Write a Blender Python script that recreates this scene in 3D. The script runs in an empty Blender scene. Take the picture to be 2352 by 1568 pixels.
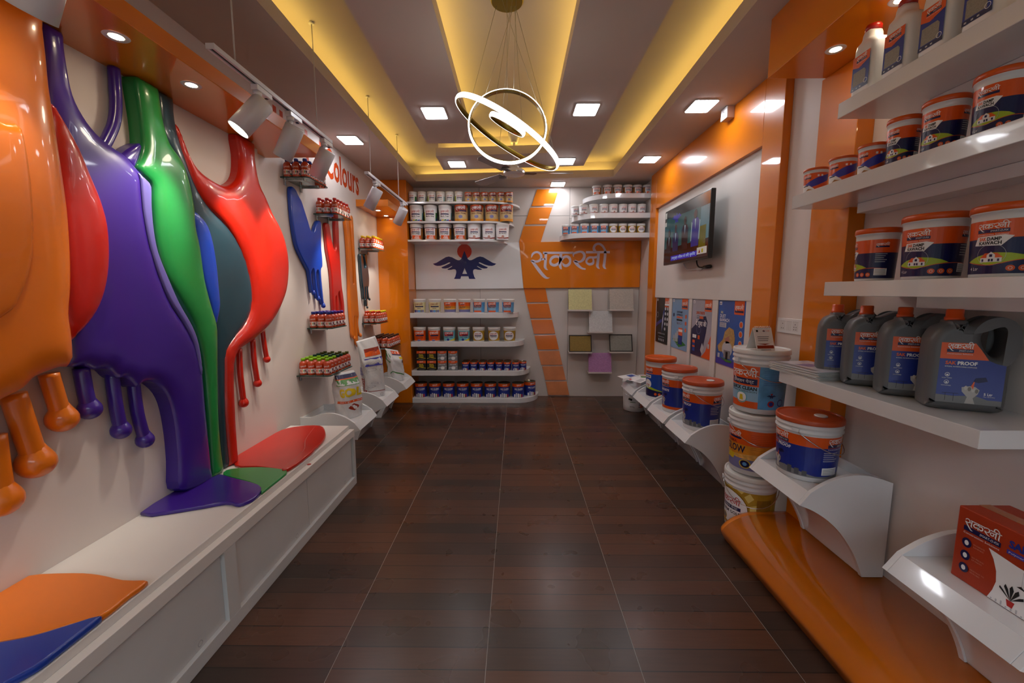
import bpy, bmesh, math, random
from mathutils import Vector, Matrix
from mathutils.geometry import delaunay_2d_cdt
random.seed(7)
SC = bpy.context.scene
COL = SC.collection
PI = math.pi

# ------------------------------------------------------------------ camera, world, lights, exposure
F_PX = 945.0
CAM = Vector((0.0, 0.0, 1.45))
PITCH = math.atan(114 / F_PX)
YAW = math.atan(9 / math.hypot(F_PX, 114))
FW = Vector((-math.sin(YAW) * math.cos(PITCH), math.cos(YAW) * math.cos(PITCH), -math.sin(PITCH)))
RT = Vector((math.cos(YAW), math.sin(YAW), 0))
UP = RT.cross(FW)
cam = bpy.data.cameras.new('camera')
cam.sensor_width = 36.0
cam.lens = F_PX / 2352 * 36.0
cam.clip_start = 0.05
cam_ob = bpy.data.objects.new('camera', cam)
cam_ob.matrix_world = Matrix(((RT.x, UP.x, -FW.x, CAM.x), (RT.y, UP.y, -FW.y, CAM.y), (RT.z, UP.z, -FW.z, CAM.z), (0, 0, 0, 1)))
COL.objects.link(cam_ob)
SC.camera = cam_ob

world = bpy.data.worlds.new('sky')
SC.world = world
world.use_nodes = True
_bg = world.node_tree.nodes['Background']
_bg.inputs['Color'].default_value = (0.78, 0.88, 1.0, 1)
_bg.inputs['Strength'].default_value = 4.5

SC.view_settings.view_transform = 'Standard'
SC.view_settings.look = 'None'
SC.view_settings.gamma = 1.0
SC.view_settings.use_curve_mapping = False
SC.view_settings.exposure = 0.15
PANEL_E = 34.0      # emission of the square ceiling panels
COVE_E = 11.0        # emission of the hidden yellow strips
SPOT_W = 30.0       # track spot lamps
DOWN_W = 1.2        # small canopy downlights
RING_E = 4.0        # pendant rings
try:
    SC.cycles.use_denoising = True
    SC.cycles.max_bounces = 8
    SC.cycles.caustics_reflective = False
    SC.cycles.caustics_refractive = False
    SC.cycles.sample_clamp_indirect = 4.0
except Exception:
    pass

# ------------------------------------------------------------------ measuring helpers (photo pixel -> point on a real plane)
def _ray(u, v):
    return FW + RT * ((u - 1176) / F_PX) - UP * ((v - 784) / F_PX)
def on_x(u, v, X):
    d = _ray(u, v); return CAM + d * ((X - CAM.x) / d.x)
def on_y(u, v, Y):
    d = _ray(u, v); return CAM + d * ((Y - CAM.y) / d.y)
def on_z(u, v, Z):
    d = _ray(u, v); return CAM + d * ((Z - CAM.z) / d.z)

# ------------------------------------------------------------------ materials
def lin(h):
    h = h.lstrip('#')
    out = []
    for i in (0, 2, 4):
        c = int(h[i:i + 2], 16) / 255.0
        out.append(c / 12.92 if c <= 0.04045 else ((c + 0.055) / 1.055) ** 2.4)
    return (out[0], out[1], out[2], 1.0)
MATS = {}
def M(name, hexc='#808080', rough=0.5, metal=0.0, coat=0.0, emit=None, strength=0.0, var=0.0, vscale=8.0, bump=0.0, bscale=60.0, trans=0.0, ior=1.45, alpha=1.0, spec=0.5):
    if name in MATS:
        return MATS[name]
    m = bpy.data.materials.new(name)
    m.use_nodes = True
    nt = m.node_tree
    b = nt.nodes['Principled BSDF']
    c = lin(hexc)
    b.inputs['Base Color'].default_value = c
    b.inputs['Roughness'].default_value = rough
    b.inputs['Metallic'].default_value = metal
    b.inputs['Coat Weight'].default_value = coat
    b.inputs['Coat Roughness'].default_value = 0.04
    b.inputs['Specular IOR Level'].default_value = spec
    if trans:
        b.inputs['Transmission Weight'].default_value = trans
        b.inputs['IOR'].default_value = ior
    if alpha < 1:
        b.inputs['Alpha'].default_value = alpha
    if emit:
        b.inputs['Emission Color'].default_value = lin(emit)
        b.inputs['Emission Strength'].default_value = strength
    if var or bump:
        tc = nt.nodes.new('ShaderNodeTexCoord')
    if var:
        n = nt.nodes.new('ShaderNodeTexNoise'); n.inputs['Scale'].default_value = vscale; n.inputs['Detail'].default_value = 4
        r = nt.nodes.new('ShaderNodeValToRGB')
        r.color_ramp.elements[0].position = 0.35; r.color_ramp.elements[1].position = 0.65
        r.color_ramp.elements[0].color = tuple(x * (1 - var) for x in c[:3]) + (1,)
        r.color_ramp.elements[1].color = tuple(min(1, x * (1 + var * 0.5)) for x in c[:3]) + (1,)
        nt.links.new(tc.outputs['Object'], n.inputs['Vector'])
        nt.links.new(n.outputs['Fac'], r.inputs['Fac'])
        nt.links.new(r.outputs['Color'], b.inputs['Base Color'])
    if bump:
        n2 = nt.nodes.new('ShaderNodeTexNoise'); n2.inputs['Scale'].default_value = bscale; n2.inputs['Detail'].default_value = 3
        bp = nt.nodes.new('ShaderNodeBump'); bp.inputs['Strength'].default_value = bump; bp.inputs['Distance'].default_value = 0.02
        nt.links.new(tc.outputs['Object'], n2.inputs['Vector'])
        nt.links.new(n2.outputs['Fac'], bp.inputs['Height'])
        nt.links.new(bp.outputs['Normal'], b.inputs['Normal'])
    MATS[name] = m
    return m

WALLW = M('painted_wall', '#d8cdc6', 0.55, var=0.03, vscale=2.5, bump=0.02, bscale=150)
PANELW = M('laminate_beige_white', '#cdc4bd', 0.3, coat=0.3, var=0.02, vscale=3)
CEILW = M('ceiling_paint', '#c3b7ad', 0.75, var=0.03, vscale=2)
WHITEL = M('white_laminate', '#dedede', 0.14, coat=0.6, var=0.015, vscale=4)
WHITEM = M('white_matt_paint', '#d9d3cd', 0.5, var=0.03, vscale=3)
WHITEP = M('white_plastic', '#dcdcdc', 0.28)
ORANGEL = M('orange_laminate', '#d97708', 0.3, coat=0.75, var=0.03, vscale=1.5, spec=0.25)
ORANGEL2 = M('orange_laminate_pale', '#e08a55', 0.16, coat=0.5, var=0.12, vscale=6)
ORANGEP = M('orange_plastic', '#d9500f', 0.3)
BLACKP = M('black_plastic', '#141415', 0.3)
GREYP = M('grey_jerrycan_plastic', '#5b5d5f', 0.42, bump=0.02, bscale=400)
CHROME = M('polished_steel', '#c8c8c8', 0.18, metal=1.0)
TINM = M('tin_metal', '#a39a80', 0.25, metal=1.0)
GOLDM = M('brass_gold', '#a38b3a', 0.3, metal=1.0)
P_WHITE = M('print_white', '#ececec', 0.35)
P_BLACK = M('print_black', '#161616', 0.4)
P_NAVY = M('print_navy', '#15174a', 0.3)
P_BLUE = M('print_blue', '#1747a6', 0.3, coat=0.3)
P_SKY = M('print_sky_blue', '#5d9bd2', 0.3)
P_ORANGE = M('print_orange', '#e0570e', 0.3, coat=0.3)
P_RED = M('print_red', '#b4221a', 0.35)
P_GREY = M('print_grey', '#7b7d80', 0.4)
P_LGREY = M('print_light_grey', '#b9bcc2', 0.4)
P_YELLOW = M('print_yellow', '#d9bf1d', 0.35)
P_LIME = M('print_lime', '#a5bd23', 0.35)
P_GREEN = M('print_green', '#2f7a34', 0.35)
P_CREAM = M('print_cream', '#ddd3a2', 0.4)
P_TAN = M('print_tan', '#c9ae7a', 0.35, var=0.1, vscale=30)
P_WOOD = M('print_wood', '#a8733b', 0.35, var=0.2, vscale=40)
P_GOLD = M('print_gold', '#b58f2c', 0.3, var=0.15, vscale=20)
P_PURPLE = M('print_purple', '#44207a', 0.35)
P_TEAL = M('print_teal', '#6fb6c4', 0.35)

# ------------------------------------------------------------------ mesh builder
class MB:
    def __init__(s):
        s.v = []; s.f = []; s.m = []; s.sm = []
    def add(s, vs, fs, mi=0, smooth=False):
        k = len(s.v)
        s.v += [tuple(p) for p in vs]
        for f in fs:
            s.f.append([i + k for i in f]); s.m.append(mi); s.sm.append(smooth)
        return s
    def box(s, x0, x1, y0, y1, z0, z1, mi=0):
        vs = [(x, y, z) for z in (z0, z1) for y in (y0, y1) for x in (x0, x1)]
        return s.add(vs, [(0, 2, 3, 1), (4, 5, 7, 6), (0, 1, 5, 4), (2, 6, 7, 3), (0, 4, 6, 2), (1, 3, 7, 5)], mi)
    def prism(s, poly, ax, a0, a1, mi=0, smooth=False):
        def P(p, a):
            return {'x': (a, p[0], p[1]), 'y': (p[0], a, p[1]), 'z': (p[0], p[1], a)}[ax]
        n = len(poly)
        vs = [P(p, a0) for p in poly] + [P(p, a1) for p in poly]
        s.add(vs, [tuple(range(n)), tuple(range(2 * n - 1, n - 1, -1))], mi)
        k = len(s.v) - 2 * n
        for i in range(n):
            j = (i + 1) % n
            s.f.append([k + i, k + j, k + n + j, k + n + i]); s.m.append(mi); s.sm.append(smooth)
        return s
    def lathe(s, prof, seg=32, mi=0, c=(0, 0, 0), cap0=True, cap1=True, smooth=True):
        k = len(s.v); n = len(prof)
        for r, z in prof:
            for i in range(seg):
                a = 2 * PI * i / seg
                s.v.append((c[0] + r * math.cos(a), c[1] + r * math.sin(a), c[2] + z))
        for j in range(n - 1):
            for i in range(seg):
                i2 = (i + 1) % seg
                s.f.append([k + j * seg + i, k + j * seg + i2, k + (j + 1) * seg + i2, k + (j + 1) * seg + i]); s.m.append(mi); s.sm.append(smooth)
        if cap0:
            s.f.append([k + i for i in range(seg)][::-1]); s.m.append(mi); s.sm.append(False)
        if cap1:
            s.f.append([k + (n - 1) * seg + i for i in range(seg)]); s.m.append(mi); s.sm.append(False)
        return s
    def tube(s, pts, rad, seg=10, mi=0, caps=True, smooth=True):
        pts = [Vector(p) for p in pts]; n = len(pts)
        if not isinstance(rad, (list, tuple)): rad = [rad] * n
        k = len(s.v)
        t0 = (pts[1] - pts[0]).normalized()
        ref = Vector((0, 0, 1)) if abs(t0.z) < 0.9 else Vector((1, 0, 0))
        nx = t0.cross(ref).normalized()
        for i in range(n):
            t = (pts[min(i + 1, n - 1)] - pts[max(i - 1, 0)]).normalized()
            nx = (nx - t * nx.dot(t)).normalized(); ny = t.cross(nx)
            for j in range(seg):
                a = 2 * PI * j / seg
                s.v.append(tuple(pts[i] + (nx * math.cos(a) + ny * math.sin(a)) * rad[i]))
        for i in range(n - 1):
            for j in range(seg):
                j2 = (j + 1) % seg
                s.f.append([k + i * seg + j, k + i * seg + j2, k + (i + 1) * seg + j2, k + (i + 1) * seg + j]); s.m.append(mi); s.sm.append(smooth)
        if caps:
            s.f.append([k + j for j in range(seg)][::-1]); s.m.append(mi); s.sm.append(smooth)
            s.f.append([k + (n - 1) * seg + j for j in range(seg)]); s.m.append(mi); s.sm.append(smooth)
        return s
    def xform(s, mat):
        s.v = [tuple(mat @ Vector(p)) for p in s.v]
        return s
    def mesh(s, name, mats):
        me = bpy.data.meshes.new(name)
        me.from_pydata(s.v, [], s.f)
        if not isinstance(mats, (list, tuple)): mats = [mats]
        for m in mats: me.materials.append(m)
        me.polygons.foreach_set('material_index', s.m)
        me.polygons.foreach_set('use_smooth', s.sm)
        bm = bmesh.new(); bm.from_mesh(me)
        bmesh.ops.recalc_face_normals(bm, faces=bm.faces)
        bm.to_mesh(me); bm.free()
        me.update()
        return me
    def build(s, name, mats, parent=None, bevel=0.0, seg=2, **tags):
        return link(name, s.mesh(name, mats), parent, bevel, seg, **tags)

def link(name, me, parent=None, bevel=0.0, seg=2, **tags):
    o = bpy.data.objects.new(name, me)
    COL.objects.link(o)
    if parent is not None: o.parent = parent
    if bevel:
        b = o.modifiers.new('edge', 'BEVEL'); b.width = bevel; b.segments = seg; b.limit_method = 'ANGLE'; b.angle_limit = 0.7
    tag(o, **tags)
    return o
def tag(o, label=None, cat=None, group=None, kind=None):
    if label: o['label'] = label
    if cat: o['category'] = cat
    if group: o['group'] = group
    if kind: o['kind'] = kind
    return o
def thing(name, label, cat, loc=(0, 0, 0), group=None, rz=0.0):
    o = bpy.data.objects.new(name, None)
    o.empty_display_size = 0.05
    o.location = loc; o.rotation_euler = (0, 0, rz)
    COL.objects.link(o)
    return tag(o, label, cat, group)
def struct(name, mb, mats, parent=None, bevel=0.0, label=None):
    o = mb.build(name, mats, parent, bevel)
    if parent is None: o['kind'] = 'structure'
    if label: o['label'] = label
    return o
def copy_tree(o, parent=None):
    c = o.copy(); COL.objects.link(c); c.parent = parent
    for ch in list(o.children): copy_tree(ch, c)
    return c
ORD = ['first', 'second', 'third', 'fourth', 'fifth', 'sixth', 'seventh', 'eighth', 'ninth', 'tenth', 'eleventh', 'twelfth', 'thirteenth', 'fourteenth', 'fifteenth']

def smooth_closed(pts, sub=4):
    out = []; n = len(pts)
    for i in range(n):
        p0, p1, p2, p3 = (Vector(pts[(i + k) % n]) for k in (-1, 0, 1, 2))
        for j in range(sub):
            t = j / sub
            out.append(tuple(0.5 * (2 * p1 + (p2 - p0) * t + (2 * p0 - 5 * p1 + 4 * p2 - p3) * t * t + (3 * p1 - p0 - 3 * p2 + p3) * t ** 3)))
    return out
def smooth_open(pts, sub=4):
    out = []; n = len(pts)
    for i in range(n - 1):
        p0, p1, p2, p3 = (Vector(pts[max(0, min(n - 1, i + k))]) for k in (-1, 0, 1, 2))
        for j in range(sub):
            t = j / sub
            out.append(tuple(0.5 * (2 * p1 + (p2 - p0) * t + (2 * p0 - 5 * p1 + 4 * p2 - p3) * t * t + (3 * p1 - p0 - 3 * p2 + p3) * t ** 3)))
    out.append(tuple(pts[-1]))
    return out

# ------------------------------------------------------------------ flat print (lettering and artwork as thin geometry)
_tcache = {}
def text_mesh(body, bold=0.0, shear=0.0):
    key = (body, bold, shear)
    if key not in _tcache:
        cu = bpy.data.curves.new('lettering', 'FONT'); cu.body = body; cu.offset = bold; cu.resolution_u = 2; cu.shear = shear
        ob = bpy.data.objects.new('lettering', cu); COL.objects.link(ob)
        bpy.context.view_layer.update()
        me = ob.to_mesh()
        vs = [(v.co.x, v.co.y) for v in me.vertices]; fs = [tuple(p.vertices) for p in me.polygons]
        ob.to_mesh_clear()
        bpy.data.objects.remove(ob); bpy.data.curves.remove(cu)
        _tcache[key] = (vs, fs)
    return _tcache[key]
def fill_mesh(polys):
    """even-odd filled outline(s) -> verts, tris"""
    cu = bpy.data.curves.new('shape', 'CURVE'); cu.dimensions = '2D'; cu.fill_mode = 'BOTH'
    for p in polys:
        sp = cu.splines.new('POLY'); sp.points.add(len(p) - 1); sp.use_cyclic_u = True
        for i, q in enumerate(p): sp.points[i].co = (q[0], q[1], 0, 1)
    ob = bpy.data.objects.new('shape', cu); COL.objects.link(ob)
    bpy.context.view_layer.update()
    me = ob.to_mesh()
    vs = [(v.co.x, v.co.y) for v in me.vertices]; fs = [tuple(p.vertices) for p in me.polygons]
    ob.to_mesh_clear(); bpy.data.objects.remove(ob); bpy.data.curves.remove(cu)
    return vs, fs
def solid_curve(polys, extrude, bevel, res=3):
    """rounded slab from outline(s) in the xy plane, thickness along z -> verts, faces"""
    cu = bpy.data.curves.new('shape', 'CURVE'); cu.dimensions = '2D'; cu.fill_mode = 'BOTH'
    cu.extrude = extrude; cu.bevel_depth = bevel; cu.bevel_resolution = res; cu.offset = -bevel
    for p in polys:
        sp = cu.splines.new('POLY'); sp.points.add(len(p) - 1); sp.use_cyclic_u = True
        for i, q in enumerate(p): sp.points[i].co = (q[0], q[1], 0, 1)
    ob = bpy.data.objects.new('shape', cu); COL.objects.link(ob)
    bpy.context.view_layer.update()
    me = ob.to_mesh()
    vs = [tuple(v.co) for v in me.vertices]; fs = [tuple(p.vertices) for p in me.polygons]
    ob.to_mesh_clear(); bpy.data.objects.remove(ob); bpy.data.curves.remove(cu)
    return vs, fs

def stroke(pts, sub=5):
    """variable-width pen stroke (x, y, width) -> verts, quads"""
    c = smooth_open([(p[0], p[1], p[2]) for p in pts], sub)
    vs = []; fs = []
    n = len(c)
    for i, p in enumerate(c):
        a = Vector(c[max(i - 1, 0)][:2]); b = Vector(c[min(i + 1, n - 1)][:2])
        t = b - a
        if t.length < 1e-9: t = Vector((1, 0))
        t.normalize(); w = max(p[2], 1e-6) / 2
        vs += [(p[0] - t.y * w, p[1] + t.x * w), (p[0] + t.y * w, p[1] - t.x * w)]
        if i: fs.append((2 * i - 2, 2 * i - 1, 2 * i + 1, 2 * i))
    return vs, fs
_LOGO = [
    [(124, 478, 10), (150, 395, 52), (205, 345, 58), (285, 331, 55), (360, 370, 62), (393, 450, 65), (370, 530, 62), (300, 575, 60), (230, 578, 58), (165, 560, 62), (105, 560, 14)],
    [(100, 562, 16), (170, 605, 66), (290, 760, 85), (400, 900, 85), (490, 990, 75), (560, 1025, 45), (635, 1012, 4)],
    [(395, 520, 50), (440, 520, 52), (500, 508, 42)],
    [(515, 350, 72), (512, 500, 72), (502, 640, 72), (498, 720, 72), (530, 780, 50), (580, 808, 6)],
    [(437, 350, 62), (850, 349, 60), (1262, 348, 58)],
    [(905, 520, 60), (870, 465, 62), (780, 445, 70), (690, 480, 75), (641, 560, 60), (657, 640, 70), (740, 682, 72), (830, 655, 75), (890, 590, 60), (912, 500, 60)],
    [(922, 370, 76), (918, 500, 80), (910, 600, 80), (905, 680, 75), (925, 755, 58), (952, 785, 12)],
    [(930, 570, 50), (985, 482, 68), (1080, 446, 70), (1155, 490, 74), (1178, 570, 56), (1150, 650, 75), (1070, 695, 75), (1000, 668, 62), (965, 605, 8)],
    [(1270, 458, 8), (1262, 380, 48), (1340, 340, 62), (1450, 320, 52), (1530, 352, 70), (1563, 430, 72), (1535, 520, 76), (1460, 583, 56), (1380, 588, 48), (1300, 560, 60)],
    [(1262, 568, 20), (1330, 610, 92), (1400, 690, 75), (1490, 758, 55), (1570, 780, 40), (1600, 780, 36)],
    [(1600, 335, 60), (1900, 334, 60), (2245, 332, 60)],
    [(1942, 350, 72), (1935, 500, 72), (1922, 640, 72), (1918, 700, 72), (1945, 750, 45), (1985, 775, 5)],
    [(1910, 458, 72), (1820, 475, 58), (1700, 475, 60), (1630, 530, 60), (1625, 610, 50), (1700, 655, 65), (1788, 632, 70), (1808, 565, 50), (1790, 500, 46)],
    [(2122, 320, 70), (2118, 480, 70), (2102, 640, 72), (2096, 700, 72), (2120, 755, 50), (2165, 775, 5)],
    [(1842, 318, 80), (1810, 230, 70), (1850, 140, 65), (1945, 112, 58), (2040, 165, 60), (2100, 250, 55), (2128, 320, 50)]]
def logo_mesh(sub=4):
    """the brand lettering, width 1, origin at the head-line's lower left corner"""
    V = []; Fc = []
    for s in _LOGO:
        vs, fs = stroke(s, sub); k = len(V)
        V += [((x - 95) / 2150, (800 - y) / 2150) for x, y in vs]; Fc += [tuple(i + k for i in f) for f in fs]
    return V, Fc
LOGO = logo_mesh(4); LOGO_LO = logo_mesh(2)
_bh = [(1185, 365), (1290, 625), (1340, 660), (1400, 660), (1480, 625), (1580, 570), (1680, 545), (1780, 565), (1950, 665), (2080, 740), (2195, 772), (2130, 820), (2050, 840), (1950, 832), (1820, 795), (1680, 730), (1645, 730), (1640, 750), (1790, 825), (1930, 885), (1890, 915), (1800, 922), (1700, 900), (1600, 845), (1580, 845), (1585, 860), (1660, 905), (1745, 945), (1700, 965), (1630, 962), (1530, 942), (1480, 950), (1455, 990), (1455, 1060), (1490, 1180), (1530, 1248), (1325, 1248), (1300, 1165)]
_bird = _bh + [(2370 - x, y) for x, y in _bh[:0:-1]]
_nb = lambda p: [((x - 1185) / 2000, (1250 - y) / 2000) for x, y in p]
BIRD = fill_mesh([_nb(_bird), _nb([(1185, 910), (1262, 1090), (1108, 1090)])])

class Print:
    """flat coloured shapes in label space (s, t); layer lifts one shape over another"""
    def __init__(s): s.items = []
    def raw(s, vs, fs, mat, layer): s.items.append((vs, fs, mat, layer)); return s
    def poly(s, pts, mat, layer=0): return s.raw([tuple(p[:2]) for p in pts], [tuple(range(len(pts)))], mat, layer)
    def rect(s, x0, x1, y0, y1, mat, layer=0): return s.poly([(x0, y0), (x1, y0), (x1, y1), (x0, y1)], mat, layer)
    def oval(s, cx, cy, rx, ry, mat, layer=0, n=16): return s.poly([(cx + rx * math.cos(2 * PI * i / n), cy + ry * math.sin(2 * PI * i / n)) for i in range(n)], mat, layer)
    def ring(s, cx, cy, r, w, mat, layer=0, n=16):
        vs = []; fs = []
        for i in range(n):
            a = 2 * PI * i / n
            vs += [(cx + (r - w) * math.cos(a), cy + (r - w) * math.sin(a)), (cx + r * math.cos(a), cy + r * math.sin(a))]
            j = (i + 1) % n
            fs.append((2 * i, 2 * i + 1, 2 * j + 1, 2 * j))
        return s.raw(vs, fs, mat, layer)
    def text(s, body, x, y, h, mat, layer=1, align='L', bold=0.0, width=None, shear=0.0, rot=0.0):
        vs, fs = text_mesh(body, bold, shear)
        if not vs: return s
        x0 = min(v[0] for v in vs); x1 = max(v[0] for v in vs)
        k = h / 0.7
        kx = k if width is None else width / (x1 - x0)
        off = {'L': 0, 'C': 0.5, 'R': 1}[align] * (x1 - x0) * kx
        c, n = math.cos(rot), math.sin(rot)
        o = []
        for a, b in vs:
            p, q = (a - x0) * kx - off, b * k
            o.append((x + p * c - q * n, y + p * n + q * c))
        return s.raw(o, fs, mat, layer)
    def logo(s, x, y, w, mat, layer=1, lo=False):
        vs, fs = LOGO_LO if lo else LOGO
        return s.raw([(x + a * w, y + b * w) for a, b in vs], fs, mat, layer)
    def bird(s, cx, y, w, mat, sun, layer=1):
        s.oval(cx, y + 0.432 * w, 0.116 * w, 0.116 * w, sun, layer)
        return s.raw([(cx + a * w, y + b * w) for a, b in BIRD[0]], BIRD[1], mat, layer + 1)
    def mesh(s, name, fn, cut=None, eps=0.0004):
        mats = []
        for it in s.items:
            if it[2] not in mats: mats.append(it[2])
        bm = bmesh.new()
        for vs, fs, mat, layer in s.items:
            mi = mats.index(mat)
            bv = [bm.verts.new((a, b, layer)) for a, b in vs]
            for f in fs:
                try:
                    fa = bm.faces.new([bv[i] for i in f]); fa.material_index = mi
                except ValueError: pass
        if cut:
            lo = min(v.co.x for v in bm.verts); hi = max(v.co.x for v in bm.verts)
            x = math.floor(lo / cut) * cut + cut
            while x < hi - 1e-6:
                bmesh.ops.bisect_plane(bm, geom=bm.verts[:] + bm.edges[:] + bm.faces[:], plane_co=(x, 0, 0), plane_no=(1, 0, 0), dist=1e-6)
                x += cut
        for v in bm.verts:
            v.co = fn(v.co.x, v.co.y, (v.co.z + 1) * eps)
        me = bpy.data.meshes.new(name); bm.to_mesh(me); bm.free()
        for m in mats: me.materials.append(m)
        return me
    def flat(s, name, mtx, parent=None, eps=0.0004):
        return link(name, s.mesh(name, lambda a, b, e: mtx @ Vector((a, b, e)), None, eps), parent)
def wrap(R0, R1, z0, z1, extra=0.0):
    """label space -> side of a (tapered) pail; s = 0 faces -y"""
    Rm = (R0 + R1) / 2
    def fn(a, b, e):
        t = b / (z1 - z0); R = R0 + (R1 - R0) * t + e + extra
        th = a / Rm
        return Vector((R * math.sin(th), -R * math.cos(th), z0 + b))
    return fn
def frame(o, xdir, ydir):
    """4x4 that maps (s, t, lift) onto a plane through o"""
    x = Vector(xdir).normalized(); y = Vector(ydir).normalized(); z = x.cross(y)
    return Matrix(((x.x, y.x, z.x, o[0]), (x.y, y.y, z.y, o[1]), (x.z, y.z, z.z, o[2]), (0, 0, 0, 1)))

# ================================================================== THE ROOM
ZC, ZR = 2.82, 3.04
YB, YF = 5.65, -1.6
XL, XR, XP = -1.74, 1.67, 1.62          # left wall, right wall, front of the orange frame
# --- floor tiles (printed dark planks, thin pale joints)
tm = bpy.data.materials.new('plank_print_tile'); tm.use_nodes = True
nt = tm.node_tree; B = nt.nodes['Principled BSDF']
tc = nt.nodes.new('ShaderNodeTexCoord'); sep = nt.nodes.new('ShaderNodeSeparateXYZ')
geo = nt.nodes.new('ShaderNodeNewGeometry'); nt.links.new(geo.outputs['Position'], sep.inputs[0])
def mnode(op, a, b=None):
    n = nt.nodes.new('ShaderNodeMath'); n.operation = op
    for i, x in enumerate((a, b)):
        if x is None: continue
        if isinstance(x, (int, float)): n.inputs[i].default_value = x
        else: nt.links.new(x, n.inputs[i])
    return n.outputs[0]
row = mnode('DIVIDE', mnode('SUBTRACT', sep.outputs['Y'], 1.93), 0.6055 / 6)
fr = mnode('FRACT', row); ix = mnode('FLOOR', row)
cxn = mnode('FLOOR', mnode('DIVIDE', mnode('ADD', sep.outputs['X'], 0.715), 0.6))
comb = nt.nodes.new('ShaderNodeCombineXYZ'); nt.links.new(mnode('MODULO', mnode('ADD', ix, 60), 6), comb.inputs[0]); nt.links.new(mnode('MULTIPLY', cxn, 0.02), comb.inputs[1])
wn = nt.nodes.new('ShaderNodeTexWhiteNoise'); nt.links.new(comb.outputs[0], wn.inputs['Vector'])
ramp = nt.nodes.new('ShaderNodeValToRGB'); ramp.color_ramp.interpolation = 'LINEAR'
ramp.color_ramp.elements[0].color = lin('#372a23'); ramp.color_ramp.elements[1].color = lin('#5a3826')
nt.links.new(wn.outputs['Value'], ramp.inputs['Fac'])
mp = nt.nodes.new('ShaderNodeMapping'); mp.inputs['Scale'].default_value = (3.0, 40.0, 3.0); nt.links.new(geo.outputs['Position'], mp.inputs['Vector'])
gn = nt.nodes.new('ShaderNodeTexNoise'); gn.inputs['Scale'].default_value = 2.2; gn.inputs['Detail'].default_value = 6; gn.inputs['Distortion'].default_value = 0.4
nt.links.new(mp.outputs[0], gn.inputs['Vector'])
gr = nt.nodes.new('ShaderNodeValToRGB'); gr.color_ramp.elements[0].position = 0.36; gr.color_ramp.elements[1].position = 0.62
gr.color_ramp.elements[0].color = (0.84, 0.83, 0.82, 1); gr.color_ramp.elements[1].color = (1, 1, 1, 1)
nt.links.new(gn.outputs['Fac'], gr.inputs['Fac'])
mx = nt.nodes.new('ShaderNodeMixRGB'); mx.blend_type = 'MULTIPLY'; mx.inputs['Fac'].default_value = 0.8
nt.links.new(ramp.outputs['Color'], mx.inputs[1]); nt.links.new(gr.outputs['Color'], mx.inputs[2])
seam = mnode('LESS_THAN', mnode('ABSOLUTE', mnode('SUBTRACT', fr, 0.5)), 0.478)
mx2 = nt.nodes.new('ShaderNodeMixRGB'); mx2.blend_type = 'MIX'; nt.links.new(seam, mx2.inputs['Fac'])
mx2.inputs[1].default_value = lin('#1d1512'); nt.links.new(mx.outputs[0], mx2.inputs[2])
nt.links.new(mx2.outputs[0], B.inputs['Base Color'])
B.inputs['Roughness'].default_value = 0.27; B.inputs['Specular IOR Level'].default_value = 0.45
rn = nt.nodes.new('ShaderNodeTexNoise'); rn.inputs['Scale'].default_value = 5.0; nt.links.new(geo.outputs['Position'], rn.inputs['Vector'])
rr = nt.nodes.new('ShaderNodeMapRange'); rr.inputs['To Min'].default_value = 0.22; rr.inputs['To Max'].default_value = 0.36
nt.links.new(rn.outputs['Fac'], rr.inputs['Value']); nt.links.new(rr.outputs[0], B.inputs['Roughness'])
GROUT = M('pale_grout', '#a39c93', 0.8)
floor = struct('floor', MB().box(XL - 0.1, XR + 0.1, YF, YB + 0.05, -0.06, -0.0012), GROUT)
gx = [-1.915 + 0.6 * i for i in range(7)] ; gy = [1.93 + 0.6055 * i for i in range(-6, 8)]
TG = 0.0013
for i in range(len(gx) - 1):
    for j in range(len(gy) - 1):
        x0, x1 = max(gx[i], XL) + TG, min(gx[i + 1], XR) - TG
        y0, y1 = max(gy[j], YF) + TG, min(gy[j + 1], YB) - TG
        if x1 - x0 < 0.02 or y1 - y0 < 0.02: continue
        MB().box(x0, x1, y0, y1, -0.02, 0.0).build('tile', tm, floor)

# --- walls
struct('wall_left', MB().box(XL - 0.1, XL, YF, YB, 0, ZR), WALLW)
wall_right = struct('wall_right', MB().box(XR, XR + 0.1, YF, YB, 0, ZR), WALLW)
wall_back = struct('wall_back', MB().box(XL - 0.1, XR + 0.1, YB, YB + 0.1, 0, ZR), M('wall_core', '#6f665f', 0.8))
# laminate panels of the back wall with open joints
ax = [-1.36, -0.49, 0.69, 0.735, XR - 0.002]
zs = [0.0, 1.49, 2.13, 2.45, ZC]
px_edges = [-1.37, -0.487, 0.713, XR - 0.002]
pz_edges = [[0.0, 2.455, ZC - 0.001], [0.0, 2.455, ZC - 0.001], [0.0, 2.42, ZC - 0.001]]
for i in range(3):
    ze = pz_edges[i]
    for j in range(len(ze) - 1):
        MB().box(px_edges[i] + 0.0022, px_edges[i + 1] - 0.0022, YB - 0.012, YB, ze[j] + 0.0022, ze[j + 1] - 0.0022).build('panel', PANELW, wall_back)
YW = YB - 0.012
# front (street side): piers and a head above a wide glazed opening, daylight comes in here
FRONT = M('front_frame_paint', '#8b8682', 0.5)
f = MB(); f.box(XL - 0.1, XL + 0.14, YF - 0.12, YF, 0, ZR); f.box(XR - 0.14, XR + 0.1, YF - 0.12, YF, 0, ZR); f.box(XL + 0.14, XR - 0.14, YF - 0.12, YF, 2.55, ZR)
struct('wall_front', f, FRONT)
struct('ground_outside', MB().box(-30, 30, -40, YF - 0.12, -0.2, -0.03), M('pavement_concrete', '#8d8a86', 0.8, var=0.2, vscale=1.5))

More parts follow.
